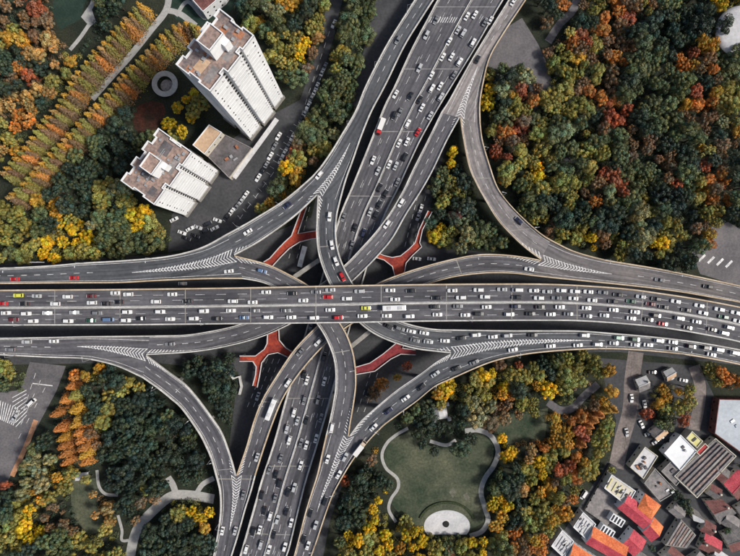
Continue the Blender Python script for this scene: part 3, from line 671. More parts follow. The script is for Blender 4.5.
def tower(label, corners, H, floors, seed, core_at, name='apartment_tower', patches=()):
    """corners: roof corners in the photo: top, right, bottom, left"""
    rnd = random.Random(seed)
    C = [np.array(W(*p, H)[:2]) for p in corners]; ctr = sum(C)/4
    u = ((C[1]-C[2])+(C[0]-C[3]))/2; v = ((C[0]-C[1])+(C[3]-C[2]))/2      # u along the long side (to upper right), v to upper left
    lu, lv = np.linalg.norm(u), np.linalg.norm(v); u /= lu; v = np.array((-u[1], u[0]))*(1 if v@np.array((-u[1], u[0])) > 0 else -1)
    root = empty(name, (*ctr, 0), math.atan2(u[1], u[0])); tag(root, label, 'building')
    hu, hv = lu/2, lv/2
    # footprint in (u, v): the v = -hv side looks to the lower right (camera side); stepped on the v = +hv side
    fp = [(-hu, -hv), (-hu*0.42, -hv), (-hu*0.42, -hv+1.3), (-hu*0.27, -hv+1.3), (-hu*0.27, -hv-0.9), (hu*0.33, -hv-0.9), (hu*0.33, -hv+1.3), (hu*0.48, -hv+1.3), (hu*0.48, -hv), (hu, -hv),
          (hu, -hv*0.35), (hu-0.9, -hv*0.35), (hu-0.9, hv*0.2), (hu, hv*0.2), (hu, hv), (hu*0.72, hv), (hu*0.72, hv-1.4), (hu*0.5, hv-1.4), (hu*0.5, hv+0.6), (hu*0.16, hv+0.6), (hu*0.16, hv-1.2),
          (-hu*0.1, hv-1.2), (-hu*0.1, hv+0.6), (-hu*0.42, hv+0.6), (-hu*0.42, hv-1.2), (-hu*0.66, hv-1.2), (-hu*0.66, hv), (-hu, hv), (-hu, hv*0.25), (-hu+0.9, hv*0.25), (-hu+0.9, -hv*0.3), (-hu, -hv*0.3)]
    b = MB(); n = len(fp); vs = [(*p, 0) for p in fp]+[(*p, H) for p in fp]
    b.add(vs, [(i, (i+1) % n, n+(i+1) % n, n+i) for i in range(n)]); wall = b.build('wall', M['wallwhite'], root)
    b = MB(); b.sheet(inset(fp, 0.1), H-1.0); roof = b.build('roof', M['roofbrown'], root)
    b = MB(); parapet_ring(b, fp, 0.42, H-1.0, H+0.15); b.build('parapet', M['wallwhite'], roof)
    for (pu, pv, w, d, mm) in patches:
        b = MB(); b.box((pu*hu, pv*hv, H-0.995), w, d, 0.02 + 0.012*rnd.random(), rnd.uniform(-.05, .05)); b.build('roof_patch', M[mm], roof)
    for k in range(20):
        b = MB(); b.box((rnd.uniform(-.85, .85)*hu, rnd.uniform(-.7, .7)*hv, H-0.97), rnd.uniform(.7, 1.6), rnd.uniform(.6, 1.2), rnd.uniform(.6, 1.1), rnd.choice((0, .1, 1.57)))
        b.build('cooling_unit', M['metal'], roof)
    for k in range(3):
        b = MB(); uu = rnd.uniform(-.8, .3)*hu; vv = rnd.uniform(-.6, .6)*hv
        b.box((uu+2.2, vv, H-0.96), 5.0, 0.22, 0.22); b.build('pipe', M['metal'], roof)
    # lift and stair core on the roof
    cu, cv, cw, cd, chh = core_at; cu *= hu; cv *= hv
    cp = [(cu-cw/2, cv-cd/2), (cu+cw/2, cv-cd/2), (cu+cw/2, cv+cd/2), (cu-cw/2, cv+cd/2)]
    b = MB(); b.add([(*p, H-1.0) for p in cp]+[(*p, H+chh) for p in cp], [(i, (i+1) % 4, 4+(i+1) % 4, 4+i) for i in range(4)])
    b.box((cu+cw*0.32, cv-cd/2-0.9, H-1.0), cw*0.36, 1.8, chh*0.7)
    core = b.build('lift_core', M['wallwhite'], root)
    b = MB(); b.sheet(inset(cp, 0.1), H+chh-0.7); b.build('core_roof', M['roofbrown'], core)
    b = MB(); parapet_ring(b, cp, 0.38, H+chh-0.7, H+chh+0.12); b.build('core_parapet', M['wallwhite'], core)
    # windows: slots in the recesses of the front, and on the side
    fh = (H-4)/floors; wm = MB(); wm.box((0, 0, 0), 1.15, 0.12, 1.25); wmesh = wm.mesh('window', M['glass'])
    sm = MB(); sm.box((0, 0, 0), 1.35, 0.3, 0.12); smesh = sm.mesh('sill', M['concrete'])
    bm_ = MB(); bm_.box((0, 0, 0), 0.6, 0.12, 0.8); bmesh_ = bm_.mesh('window', M['glass'])
    spots = [(-hu*0.345, -hv+1.3, 0, wmesh), (hu*0.405, -hv+1.3, 0, wmesh), (-hu*0.86, -hv, 0, bmesh_), (hu*0.88, -hv, 0, bmesh_), (hu-0.9, -hv*0.08, 1, wmesh), (hu, hv*0.6, 1, bmesh_)]
    for fl in range(floors):
        z = 3.2+fl*fh
        for (wu, wv, ax, me) in spots:
            if me is bmesh_ and (fl % 3 == 1): continue
            w = link('window', me, root, (wu+(0.03 if ax else 0), wv-(0 if ax else 0.03), z), math.pi/2 if ax else 0)
            if me is wmesh: link('sill', smesh, w, (0, -0.08, -0.14))
    am_ = MB(); am_.box((0, 0, 0), 0.9, 0.5, 0.7); amesh = am_.mesh('air_conditioner', M['rooflight'])
    for fl in range(floors):
        for wu in (-hu*0.22, hu*0.28, -hu*0.5, hu*0.56):
            if rnd.random() < 0.3: link('air_conditioner', amesh, root, (wu, (-hv-0.9 if -hu*.27 < wu < hu*.33 else -hv)-0.25, 3.6+fl*fh))
    lm_ = MB()
    for fl in range(1, floors):
        for a_, c_, yy in ((-hu+.05, -hu*.44, -hv), (-hu*.25, hu*.31, -hv-.9), (hu*.50, hu-.05, -hv)): lm_.box(((a_+c_)/2, yy-0.05, 2.0+fl*fh), c_-a_, 0.08, 0.04)
    lm_.build('floor_band', M['wallwhite'], wall)
    # ground-floor plinth
    b = MB(); parapet_ring(b, inset(fp, -0.35), 0.3, 0, 3.0); b.build('plinth', M['concrete'], root)
    KEEPOUT.append([PX(*(ctr+u*a*hu*1.12+v*c*hv*1.15), 0) for a, c in ((-1, -1), (1, -1), (1, 1), (-1, 1))])
    # keep the tower's image clear of trees too
    return root
tower('tall white apartment tower with stepped sides and rust stained roof', [(216.5, 10.5), (257, 33), (208.5, 92), (177, 64)], 70.0, 22, 3, (0.10, 0.05, 8.4, 6.4, 8.0),
      patches=((-0.1, 0.15, 5, 4, 'rust'), (0.55, 0.3, 4.5, 3, 'rust'), (-0.55, 0.1, 6, 4, 'rooftan'), (-0.6, -0.5, 7, 3.2, 'roofgrey'), (0.2, -0.6, 7, 3, 'roofgrey'), (0.78, -0.35, 3, 4, 'rust'), (-0.85, 0.4, 2, 3, 'rust')))
tower('lower white apartment tower with dark patched roof, left of the tall one', [(157.5, 130.5), (193, 149.5), (153.5, 207), (121, 178.5)], 42.0, 13, 5, (0.0, -0.05, 7.6, 6.4, 7.0),
      patches=((-0.3, 0.2, 6, 5, 'roofdark'), (0.6, 0.2, 6, 5, 'roofdark'), (0.3, -0.6, 7, 3, 'roofgrey'), (-0.7, -0.5, 4, 3, 'roofdark'), (0.1, 0.55, 5, 3, 'rust')))  # darker patches and one rust patch on the lower roof

def block(name, label, px, H, roofm, wallm, z_par=0.5, extra=None, par=True, cat='building', group=None, keep=True, parm=None):
    P = xform(px, H); c = np.mean(P, axis=0); root = empty(name, (*c, 0)); tag(root, label, cat, group)
    Q = [tuple(np.array(p)-c) for p in P]
    a = sum(Q[i][0]*Q[(i+1) % len(Q)][1]-Q[(i+1) % len(Q)][0]*Q[i][1] for i in range(len(Q)))
    if a < 0: Q = Q[::-1]
    n = len(Q); b = MB(); b.add([(*p, 0) for p in Q]+[(*p, H) for p in Q], [(i, (i+1) % n, n+(i+1) % n, n+i) for i in range(n)]); b.build('wall', M[wallm], root)
    b = MB(); b.sheet(inset(Q, 0.05), H-0.35); r = b.build('roof', M[roofm], root)
    if par: b = MB(); parapet_ring(b, Q, 0.35, H-0.36, H+z_par*0.3); b.build('parapet', M[parm or wallm], r)
    # windows on each long wall
    wm = MB(); wm.box((0, 0, 0), 0.9, 0.14, 1.0); me = wm.mesh('window', M['glass'])
    for i in range(n):
        p, q = np.array(Q[i]), np.array(Q[(i+1) % n]); d = q-p; L = np.linalg.norm(d)
        if L < 5: continue
        k = int(L/3.6)
        for fl in range(max(1, int(H/3.4))):
            for t in range(k):
                s_ = p+d*(t+0.5)/k; link('window', me, root, (s_[0], s_[1], 1.2+fl*3.4), math.atan2(d[1], d[0]))
    if extra: extra(root, Q, H, r)
    if keep: KEEPOUT.append([PX(*p, 0) for p in P])
    return root
def roofbox(root, p, sx, sy, sz, z, ang, m, name='roof_box'):
    b = MB(); b.box((p[0], p[1], z), sx, sy, sz, ang); return b.build(name, M[m], root)
def junk(seed, n, m=('metal', 'rooflight', 'roofdark', 'rust')):
    def fn(root, Q, H, r):
        rnd = random.Random(seed); P = np.array(Q)
        for k in range(n):
            w = np.array([rnd.random()**1.2 for _ in P]); w /= w.sum(); p = (w[:, None]*P).sum(0)*1.25
            if pin(p, Q): roofbox(r, p, rnd.uniform(.8, 2.6), rnd.uniform(.6, 1.6), rnd.uniform(.4, 1.2), H-0.34, rnd.choice((0.6, -0.97)), rnd.choice(m), 'roof_unit')
    return fn
# podium between the towers
block('podium', 'low block with tan roof between the two white towers', [(209, 124.5), (222, 132.5), (204.5, 154.5), (192.5, 145)], 11.0, 'rooftan', 'wallcream', parm='wallwhite')
block('podium', 'low dark roofed block in front of the tall tower', [(224, 134), (252, 148), (229, 178), (207, 156)], 6.0, 'roofdark', 'wallcream', extra=junk(2, 5), parm='roofgrey')
for a, c, lab in (((277, 119), (234, 178), 'long pale canopy roof running from the tall tower base'), ((246, 152), (231, 172), 'short pale canopy roof beside the dark roofed block')):
    A, C = np.array(W(*a, 4)), np.array(W(*c, 4)); mid = (A+C)/2; d = C-A; ang = math.atan2(d[1], d[0]); L = np.hypot(d[0], d[1])
    root = empty('canopy', (mid[0], mid[1], 0), ang); tag(root, lab, 'canopy')
    b = MB(); b.box((0, 0, 3.8), L, 2.4, 0.25); b.build('canopy_roof', M['rooflight'], root)
    for k in np.linspace(-0.45, 0.45, 6):
        b = MB(); b.box((k*L, 0, 0), 0.25, 0.25, 3.8); b.build('post', M['metal'], root)
block('maroon_roof_hall', 'low hall with dark maroon roof at the top edge', [(187, -6), (203, 12), (222, -4), (240, -30), (205, -40)], 8.0, 'tile_maroon', 'wallwhite')
# round pale roof, upper right corner
c = W(744, 30, 9); root = empty('round_hall', (c[0], c[1], 0)); tag(root, 'pale domed round hall at the right edge near the top', 'building')
b = MB(); b.cyl((0, 0, 0), 12.5, 12.5, 7, 40, False); b.build('wall', M['wallcream'], root)
b = MB(); prof = [(13.2, 6.9), (13.2, 7.3), (10.5, 8.2), (7, 9.0), (3, 9.5), (1.6, 9.6)]
vs = []; fs = []; N = 40
for r_, z_ in prof: vs += [(r_*math.cos(2*math.pi*i/N), r_*math.sin(2*math.pi*i/N), z_) for i in range(N)]
for k in range(len(prof)-1):
    for i in range(N): fs.append((k*N+i, k*N+(i+1) % N, (k+1)*N+(i+1) % N, (k+1)*N+i))
b.add(vs, fs); b.build('dome', M['rooflight'], root, True)
b = MB(); b.cyl((0, 0, 9.5), 1.7, 1.4, 1.0, 16); b.build('lantern', M['roofdark'], root)
KEEPOUT.append([(718, 5), (760, 5), (760, 56), (718, 56)])

# houses with pitched tiled roofs
def gable(name, label, px, H, rise, m1, m2, wallm='wallwhite', cat='house', group=None, hip=0.0, over=0.4, chim=False, windows=True):
    """px: four eaves corners; ridge runs parallel to the side px[0]->px[1]"""
    P = [np.array(p) for p in xform(px, H)]; c = sum(P)/4; root = empty(name, (*c, 0)); tag(root, label, cat, group)
    a, b_, d, e = [p-c for p in P]
    if np.cross(b_-a, d-b_) < 0: a, b_, d, e = b_, a, e, d
    Q = [a, b_, d, e]; n = 4; b = MB()
    b.add([(*p, 0) for p in Q]+[(*p, H) for p in Q], [(i, (i+1) % n, n+(i+1) % n, n+i) for i in range(n)])
    r0, r1 = (a+e)/2, (b_+d)/2; r0, r1 = r0+(r1-r0)*hip, r1-(r1-r0)*hip
    if hip == 0: b.add([(*a, H), (*e, H), (*r0, H+rise-.1), (*b_, H), (*d, H), (*r1, H+rise-.1)], [(0, 2, 1), (3, 4, 5)])
    b.build('wall', M[wallm], root)
    k = 1+over*2/np.linalg.norm(b_-a); A, B, D, E = [q*1.0+q/np.linalg.norm(q)*over for q in Q]
    if hip == 0: r0, r1 = r0*k, r1*k
    s_ = MB(); s_.add([(*A, H-.15), (*B, H-.15), (*r1, H+rise), (*r0, H+rise)], [(0, 1, 2, 3)]); s1_ = s_.build('roof_slope', M[m1], root)
    s_ = MB(); s_.add([(*D, H-.15), (*E, H-.15), (*r0, H+rise), (*r1, H+rise)], [(0, 1, 2, 3)]); s_.build('roof_slope', M[m2], root)
    if hip:
        s_ = MB(); s_.add([(*B, H-.15), (*D, H-.15), (*r1, H+rise), (*E, H-.15), (*A, H-.15), (*r0, H+rise)], [(0, 1, 2), (3, 4, 5)]); s_.build('roof_slope', M[m2], root)
    s_ = MB(); s_.wall([(*r0, H+rise-.05), (*r1, H+rise-.05)], 0.35, 0.18); s_.build('ridge', M[m1], root)
    if chim:
        q = r0*0.5+a*0.2; s_ = MB(); s_.box((*q, H), 0.9, 0.9, rise+1.0); s_.build('chimney', M['wallcream'], root)
    if windows:
        wm = MB(); wm.box((0, 0, 0), 0.8, 0.14, 0.9); me = wm.mesh('window', M['glass'])
        for i in range(4):
            p, q = Q[i], Q[(i+1) % 4]; dd = q-p; L = np.linalg.norm(dd)
            for t in range(int(L/2.6)):
                sp = p+dd*(t+0.5)/int(L/2.6)
                for fl in range(max(1, int(H/3.3))): link('window', me, root, (sp[0], sp[1], 1.1+fl*3.3), math.atan2(dd[1], dd[0]))
    KEEPOUT.append([PX(*p, 0) for p in P])
    return root
# the red roofed houses, lit and shaded roofs coloured orange and crimson
def terrace(root, px, H, roofm, lines=True, c0=None):
    pass
v1 = gable('tiled_villa', 'villa with long crimson roof slope beside the grey court', [(618, 508), (643, 528.5), (653.5, 515.5), (629, 495)], 6.0, 1.6, 'tile_crimson_and_shade', 'tile_crimson_and_shade', hip=0.0)
gable('tiled_villa', 'square bright orange hipped roof at the end of the crimson one', [(638, 508), (651, 519.5), (660.5, 505.5), (645.5, 494)], 7.0, 1.5, 'tile_sunlit_orange', 'tile_sunlit_orange', hip=0.3)
gable('tiled_villa', 'small roof coloured sunlit orange and shaded crimson at the right end of the red villas', [(643, 532), (651.5, 541.5), (663, 527), (654.5, 518)], 5.8, 1.6, 'tile_crimson_and_shade', 'tile_sunlit_orange')
gable('tiled_villa', 'lower villa with upper slope coloured sunlit orange and lower slope shaded crimson', [(586, 543.5), (619, 562), (628, 547), (594, 527)], 6.0, 2.2, 'tile_crimson_and_shade', 'tile_sunlit_orange')
gable('tiled_villa', 'red link roof joining the upper and lower villas', [(622, 545), (634, 556), (646, 541), (634, 530)], 5.4, 1.3, 'tile_crimson_and_shade', 'tile_crimson_and_shade')
gable('tiled_villa', 'orange roofed villa cut by the bottom edge', [(566, 560), (594, 580), (603, 563), (574, 544)], 5.6, 2.0, 'tile_sunlit_orange', 'tile_sunlit_orange')
def slat_windows(root, Q, H, r):
    # row of tall window slots in a white frame on the roof edge
    pass
def terr_extra(seed, yellow=True):
    def fn(root, Q, H, r):
        P = [np.array(p) for p in Q]; rnd = random.Random(seed)
        for k in range(5):
            t = (k+0.5)/5; p = P[0]*(1-t)+P[1]*t; q = P[3]*(1-t)+P[2]*t
            b = MB(); b.wall([(*(p*0.85+q*0.15), H-0.3), (*(p*0.2+q*0.8), H-0.3)], 0.5, 0.35); b.build('planter', M['yellowpanel' if yellow and k < 3 else 'rooflight'], r)
        for k in range(6):
            w = np.array([rnd.random() for _ in P]); w /= w.sum(); p = (w[:, None]*np.array(P)).sum(0)
            roofbox(r, p, 1.4, 0.8, 0.8, H-0.34, 0.6, rnd.choice(('metal', 'roofdark', 'rooflight')), 'roof_unit')
    return fn
block('terrace_house', 'flat pale yellow terrace roof above the grey court', [(611.5, 474.5), (636, 491), (627, 506), (604, 488)], 6.0, 'wallcream', 'wallwhite', extra=terr_extra(1))
block('terrace_house', 'flat white terrace roof left of the lower orange villa', [(583, 512), (596, 524), (587, 540), (573, 527)], 5.6, 'rooflight', 'wallwhite', extra=terr_extra(2, False))
block('terrace_house', 'flat white terrace roof at the bottom edge by the dark lane', [(562, 530), (574, 541), (564, 558), (551, 546)], 5.4, 'rooflight', 'wallwhite', extra=terr_extra(3, False))
block('court_slab', 'grey flat deck in the court of the red villas', [(611, 464), (605, 487), (626, 506), (608, 526), (585, 510)], 1.6, 'roofgrey', 'concrete', par=False)
for q, lab in (((617, 520), 'upper white frame with tall dark window slots in the red villa court'), ((607, 531), 'lower white frame with tall dark window slots in the red villa court')):
    c = W(*q, 4.5); root = empty('window_frame', (c[0], c[1], 1.6), math.radians(-32)); tag(root, lab, 'window frame')
    b = MB(); b.box((0, 0, 0), 7.4, 4.2, 3.4); b.build('frame', M['wallwhite'], root)
    for k in range(4):
        b = MB(); b.box((-2.7+k*1.8, 0, 3.41), 0.95, 3.2, 0.05); b.build('pane', M['glass'], root)
# yards and sheds on the right
block('flat_house', 'square bright white flat roof among the old houses', [(680.5, 434.5), (697, 451), (680.5, 470.5), (664, 453)], 5.0, 'wallwhite', 'wallwhite', extra=junk(4, 2))
def stripes(root, Q, H, r):
    P = [np.array(p) for p in Q]
    for k in range(7):
        t = (k+0.4)/7; p = P[0]*(1-t)+P[1]*t; q = P[3]*(1-t)+P[2]*t
        b = MB(); b.wall([(*(p*0.96+q*0.04), H-0.33), (*(p*0.04+q*0.96), H-0.33)], 1.0, 0.7)
        b.build('roof_ridge', M[('roofgrey', 'roofbrown', 'roofgrey', 'roofbrown', 'concrete', 'roofbrown', 'roofgrey')[k]], r)
block('long_shed', 'long shed with striped grey and rust ridges below the white roof', [(715.5, 438), (736.5, 456), (697, 498), (674, 476)], 4.4, 'roofgrey', 'wallcream', extra=stripes)
block('flat_house', 'grey flat roof with a black hatch left of the striped shed', [(661, 471), (673, 459), (687, 473), (676, 486)], 4.0, 'roofgrey', 'concrete', extra=lambda r0, Q, H, r: roofbox(r, (-0.6, 0.8), 2.2, 1.8, 0.7, H-0.34, 0.7, 'roofdark', 'hatch'))
block('flat_house', 'small pale grey roof at the corner of the lane', [(645, 446.5), (658, 456), (643.5, 479), (630, 467)], 4.8, 'rooflight', 'wallcream', extra=junk(6, 6))
block('flat_house', 'plain grey flat roof beside the dark green court', [(655, 468), (677, 491.5), (660, 501.5), (644, 483)], 4.2, 'roofgrey', 'concrete', extra=junk(7, 4))
block('flat_house', 'blue grey metal roof at the right edge', [(719, 399), (765, 400), (765, 470), (714.5, 433.5)], 5.2, 'roofblue', 'tile_maroon', extra=junk(8, 3, ('roofblue', 'metal')))
block('flat_house', 'grey roof with dark slots below the red villas', [(681, 519), (696, 535), (686, 548), (665, 545)], 4.0, 'roofgrey', 'concrete', extra=stripes)
block('small_shed', 'yellow framed roof light beside the white flat roof', [(692, 431), (703, 441), (697, 448), (686, 438)], 5.4, 'yellowpanel', 'wallcream', extra=lambda r0, Q, H, r: roofbox(r, (0, 0), 2.6, 1.2, 0.3, H-0.34, 0.7, 'roofdark', 'skylight'))
block('small_shed', 'small red roof between the white roof and striped shed', [(705, 443), (709, 447), (700, 456), (696, 452)], 5.2, 'redpanel', 'wallcream')
old = [((705, 501), (722, 500), (736, 513), (720, 524), 'tile_maroon', 'tile_grey', 'maroon and grey roof of an old house left of the red one'),
       ((724, 484), (738, 470), (752, 484), (738, 500), 'tile_crimson_and_shade', 'tile_maroon', 'red roof of an old house at the right edge'),
       ((699, 548), (716, 556), (722, 542), (706, 532), 'tile_maroon', 'tile_crimson_and_shade', 'dull red roof of an old house near the lower right corner'),
       ((722, 534), (740, 528), (750, 546), (732, 552), 'tile_grey', 'tile_maroon', 'grey and maroon roof in the lower right corner'),
       ((736, 508), (750, 500), (764, 518), (748, 528), 'tile_grey', 'tile_grey', 'grey roof at the right edge below the red one'),
       ((660, 556), (672, 566), (684, 556), (672, 546), 'tile_grey', 'tile_maroon', 'small dark roof at the bottom edge right of the villas'),
       ((688, 560), (700, 572), (712, 562), (700, 552), 'rooflight', 'roofgrey', 'small pale roof at the bottom edge near the corner'),
       ((719, 462), (730, 472), (722, 482), (711, 474), 'tile_grey', 'tile_maroon', 'narrow roof squeezed below the striped shed'),
       ((636, 380), (646, 376), (650, 388), (640, 392), 'rooflight', 'roofgrey', 'small pale kiosk roof on the lane under the right road'),
       ((664, 372), (672, 368), (676, 376), (668, 381), 'rooflight', 'rooftan', 'tiny white and tan roof above the round yellow tree group'),
       ((650, 432), (660, 424), (668, 433), (658, 441), 'tile_grey', 'rooftan', 'small brown grey roof left of the white flat roof'),
       ((688, 505), (698, 512), (705, 524), (694, 520), 'tile_grey', 'rooflight', 'narrow grey roof left of the maroon one'),
       ((706, 520), (716, 526), (710, 536), (700, 530), 'tile_maroon', 'tile_maroon', 'short maroon roof in the middle of the old houses'),
       ((728, 512), (740, 520), (733, 531), (721, 523), 'roofgrey', 'tile_grey', 'pale edged grey roof below the maroon one'),
       ((712, 484), (722, 490), (716, 499), (706, 493), 'tile_maroon', 'tile_grey', 'small maroon roof right below the striped shed'),
       ((676, 503), (686, 511), (679, 519), (669, 511), 'roofgrey', 'roofgrey', 'plain grey roof under the dark green court'),
       ((716, 548), (728, 556), (722, 566), (710, 558), 'rooflight', 'tile_grey', 'white and grey roof at the bottom right edge'),
       ((640, 552), (652, 560), (645, 570), (633, 562), 'tile_grey', 'tile_grey', 'dark roof at the bottom edge below the red link'),
       ((449, 212), (458, 208), (463, 219), (454, 222), 'tile_maroon', 'tile_maroon', 'small rust roof under trees right of the diagonal road')]
for i, (a, b_, c, d, m1, m2, lab) in enumerate(old):
    gable('old_house', lab, [a, b_, c, d], 3.2, 1.5, m1, m2, 'wallcream', chim=(i % 2 == 0))
# small sheds squeezed into the gaps
rs = random.Random(5); made = []
for k in range(900):
    px, py = rs.uniform(640, 748), rs.uniform(486, 562)
    if py < 486+(720-px)*0.25 or (px < 668 and py < 545): continue
    if 664 < px < 700 and 488 < py < 506: continue
    w, d = rs.uniform(3.4, 6.5), rs.uniform(3.0, 5.0); a = rs.choice((0.68, -0.90))+rs.uniform(-.12, .12)
    q = [(px+math.cos(a)*i*w-math.sin(a)*j*d, py+math.sin(a)*i*w+math.cos(a)*j*d) for i, j in ((-1, -1), (1, -1), (1, 1), (-1, 1))]
    test = q+[(px, py)]+[((px+t[0])/2, (py+t[1])/2) for t in q]
    if any(pin(t, K) for K in KEEPOUT for t in test) or any(pin(t, qq) for t in test for qq in made) or any(pin(v_, q) for K in KEEPOUT for v_ in K): continue
    made.append(q)
    if len(made) >= 20: break
made.sort(key=lambda q: q[0][0])
for i, q in enumerate(made):
    m1 = rs.choice(('tile_maroon', 'tile_grey', 'rooflight', 'roofgrey', 'wallwhite', 'roofdark', 'rooflight')); nm = {'tile_maroon': 'maroon', 'tile_grey': 'grey', 'rooflight': 'pale', 'roofgrey': 'grey', 'wallwhite': 'white', 'roofdark': 'dark'}[m1]
    gable('shed', 'small %s shed roof squeezed among the old houses, %s shed from left' % (nm, ordn(i+1)), q, rs.uniform(2.4, 4.0), rs.uniform(.3, 1.3), m1, m1 if rs.random() < .6 else 'roofgrey', 'wallcream', 'shed', 'sheds among the old houses', windows=False)
# pavilion in the park
c = W(441, 413, 4); root = empty('park_pavilion', (c[0], c[1], 0), 0.15); tag(root, 'pale square pavilion with corner turrets above the lawn', 'pavilion')
b = MB(); b.box((0, 0, 3.4), 6.6, 6.6, 1.6, 0, 0.35); b.build('roof', M['rooflight'], root)
b = MB(); b.box((0, 0, 0), 5.2, 5.2, 3.4); b.build('wall', M['wallcream'], root)
for sx in (-1, 1):
    for sy in (-1, 1):
        b = MB(); b.box((sx*3.9, sy*3.9, 0), 1.5, 1.5, 3.6); b.box((sx*3.9, sy*3.9, 3.6), 1.9, 1.9, 1.0, 0, 0.2); b.build('turret', M['rooflight'], root)
KEEPOUT.append([(430, 402), (452, 402), (452, 424), (430, 424)])
c = W(82, 476, 2); root = empty('park_shelter', (c[0], c[1], 0), 0.1); tag(root, 'small pale lilac shelter at the foot of the orange conifers', 'shelter')
b = MB(); b.box((0, 0, 2.6), 7.5, 4.0, 0.5, 0, 0.8); b.build('roof', M['rooflight'], root)
for sx in (-1, 1):
    for sy in (-1, 1):
        b = MB(); b.box((sx*3.0, sy*1.5, 0), 0.25, 0.25, 2.6); b.build('post', M['metal'], root)
KEEPOUT.append([(72, 468), (92, 468), (92, 484), (72, 484)])
c = W(151, 393.5, 2); root = empty('garden_kiosk', (c[0], c[1], 0), 0.5); tag(root, 'small white kiosk alone in the dark trees under the lower left ramp', 'kiosk')
b = MB(); b.box((0, 0, 0), 2.4, 2.4, 2.6); b.build('wall', M['wallcream'], root); b = MB(); b.box((0, 0, 2.6), 3.0, 3.0, 0.7, 0, 0.3); b.build('roof', M['rooflight'], root)
# pale curved wall left of the lower left footbridge
b = MB(); b.wall([W(*p, 0.0) for p in ((229, 372), (234, 378), (240, 376), (242, 386), (240, 394))], 1.1, 1.6)
tag(b.build('garden_wall', M['parapet']), 'pale curving garden wall below the left footbridge', 'wall')

# ------------------------------------------------------------------ trees
def leaf_mesh(name, pos, nrm, size, tint):
    n = len(pos); nrm = nrm/np.linalg.norm(nrm, axis=1)[:, None]
    ref = RNG.normal(size=(n, 3)); t1 = np.cross(nrm, ref); t1 /= np.linalg.norm(t1, axis=1)[:, None]; t2 = np.cross(nrm, t1)
    s1_ = size[:, None]*0.5; s2_ = s1_*RNG.uniform(0.6, 1.0, (n, 1))
    v = np.stack([pos-t1*s1_, pos-t2*s2_*0.9+nrm*s1_*0.25, pos+t1*s1_, pos+t2*s2_], 1).reshape(-1, 3)
    me = bpy.data.meshes.new(name)
    me.vertices.add(n*4); me.vertices.foreach_set('co', v.ravel())
    me.loops.add(n*4); me.loops.foreach_set('vertex_index', np.arange(n*4))
    me.polygons.add(n); me.polygons.foreach_set('loop_start', np.arange(n)*4); me.polygons.foreach_set('loop_total', np.full(n, 4))
    me.update(); me.validate()
    at = me.color_attributes.new('tint', 'FLOAT_COLOR', 'POINT')
    c = np.ones((n, 4, 4)); c[:, :, :3] = tint[:, None, :]; at.data.foreach_set('color', c.ravel())
    me.materials.append(M['leaf']); return me
def round_crown(seed, nc, per, cr, flat=0.72, leaf=0.10):
    """unit radius crown built of leafy clumps over a domed volume, base at z = 0"""
    rg = np.random.default_rng(seed); P, Nn, S, T = [], [], [], []
    cen = []
    tries = 0
    while len(cen) < nc and tries < 4000:
        tries += 1
        d = rg.normal(size=3); d /= np.linalg.norm(d); d[2] = abs(d[2])*0.95+0.02 if rg.random() < 0.82 else -abs(d[2])*0.4
        r = rg.uniform(0.48, 0.86); p = d*np.array((r, r, r*flat))
        if all(np.linalg.norm(p-q) > cr*1.22 for q, _ in cen): cen.append((p, rg.uniform(0.75, 1.2)*cr))
    for p, r in cen:
        d = rg.normal(size=(per, 3)); d /= np.linalg.norm(d, axis=1)[:, None]; d[:, 2] = np.where(d[:, 2] < -0.25, -d[:, 2], d[:, 2])
        P.append(p+d*r*rg.uniform(0.80, 1.04, (per, 1))*np.array((1, 1, 0.85))); Nn.append(d+rg.normal(size=(per, 3))*0.20)
        S.append(rg.uniform(0.75, 1.35, per)*leaf)
        k = rg.uniform(0.62, 1.38); h = rg.normal()*0.18
        tt = k*rg.uniform(0.72, 1.25, (per, 1))*np.array((1+h, 1, 1-h)); T.append(tt)
    n = per; d = rg.normal(size=(n, 3)); d /= np.linalg.norm(d, axis=1)[:, None]; d[:, 2] *= 0.7
    P.append(d*rg.uniform(0.2, 0.62, (n, 1))*np.array((1, 1, flat))); Nn.append(d+rg.normal(size=(n, 3))*0.5); S.append(np.full(n, leaf*1.5)); T.append(rg.uniform(0.7, 1.1, (n, 1))*np.ones((1, 3)))
    P = np.vstack(P); P[:, 2] += 0.42*flat
    return leaf_mesh('crown', P, np.vstack(Nn), np.concatenate(S), np.vstack(T))
def cone_crown(seed, n=1500, rad=0.17):
    """unit height pointed crown"""
    rg = np.random.default_rng(seed); tiers = 15; P, Nn, S, T = [], [], [], []
    for k in range(tiers):
        z0 = 0.12+0.86*k/tiers; r = rad*(1-k/tiers)**0.75*rg.uniform(0.85, 1.15)+0.012; nb = max(4, int(9*(1-k/tiers)+3))
        for b_ in range(nb):
            a = 2*math.pi*(b_+rg.random())/nb; m = max(5, int(n/(tiers*nb)*(0.4+1.2*(1-k/tiers)))); rr = r*rg.uniform(0.7, 1.15)
            q = rg.random(m)**0.6; aa = a+rg.normal(size=m)*0.22
            P.append(np.stack([np.cos(aa)*rr*q, np.sin(aa)*rr*q, z0-q*rr*0.35+rg.normal(size=m)*0.012], 1))
            Nn.append(np.stack([np.cos(aa)*0.6, np.sin(aa)*0.6, np.full(m, 0.8)], 1)+rg.normal(size=(m, 3))*0.4)
            S.append(rg.uniform(0.7, 1.3, m)*0.026)
            kk = rg.uniform(0.8, 1.2); T.append(kk*rg.uniform(0.75, 1.2, (m, 1))*np.ones((1, 3)))
    return leaf_mesh('crown', np.vstack(P), np.vstack(Nn), np.concatenate(S), np.vstack(T))
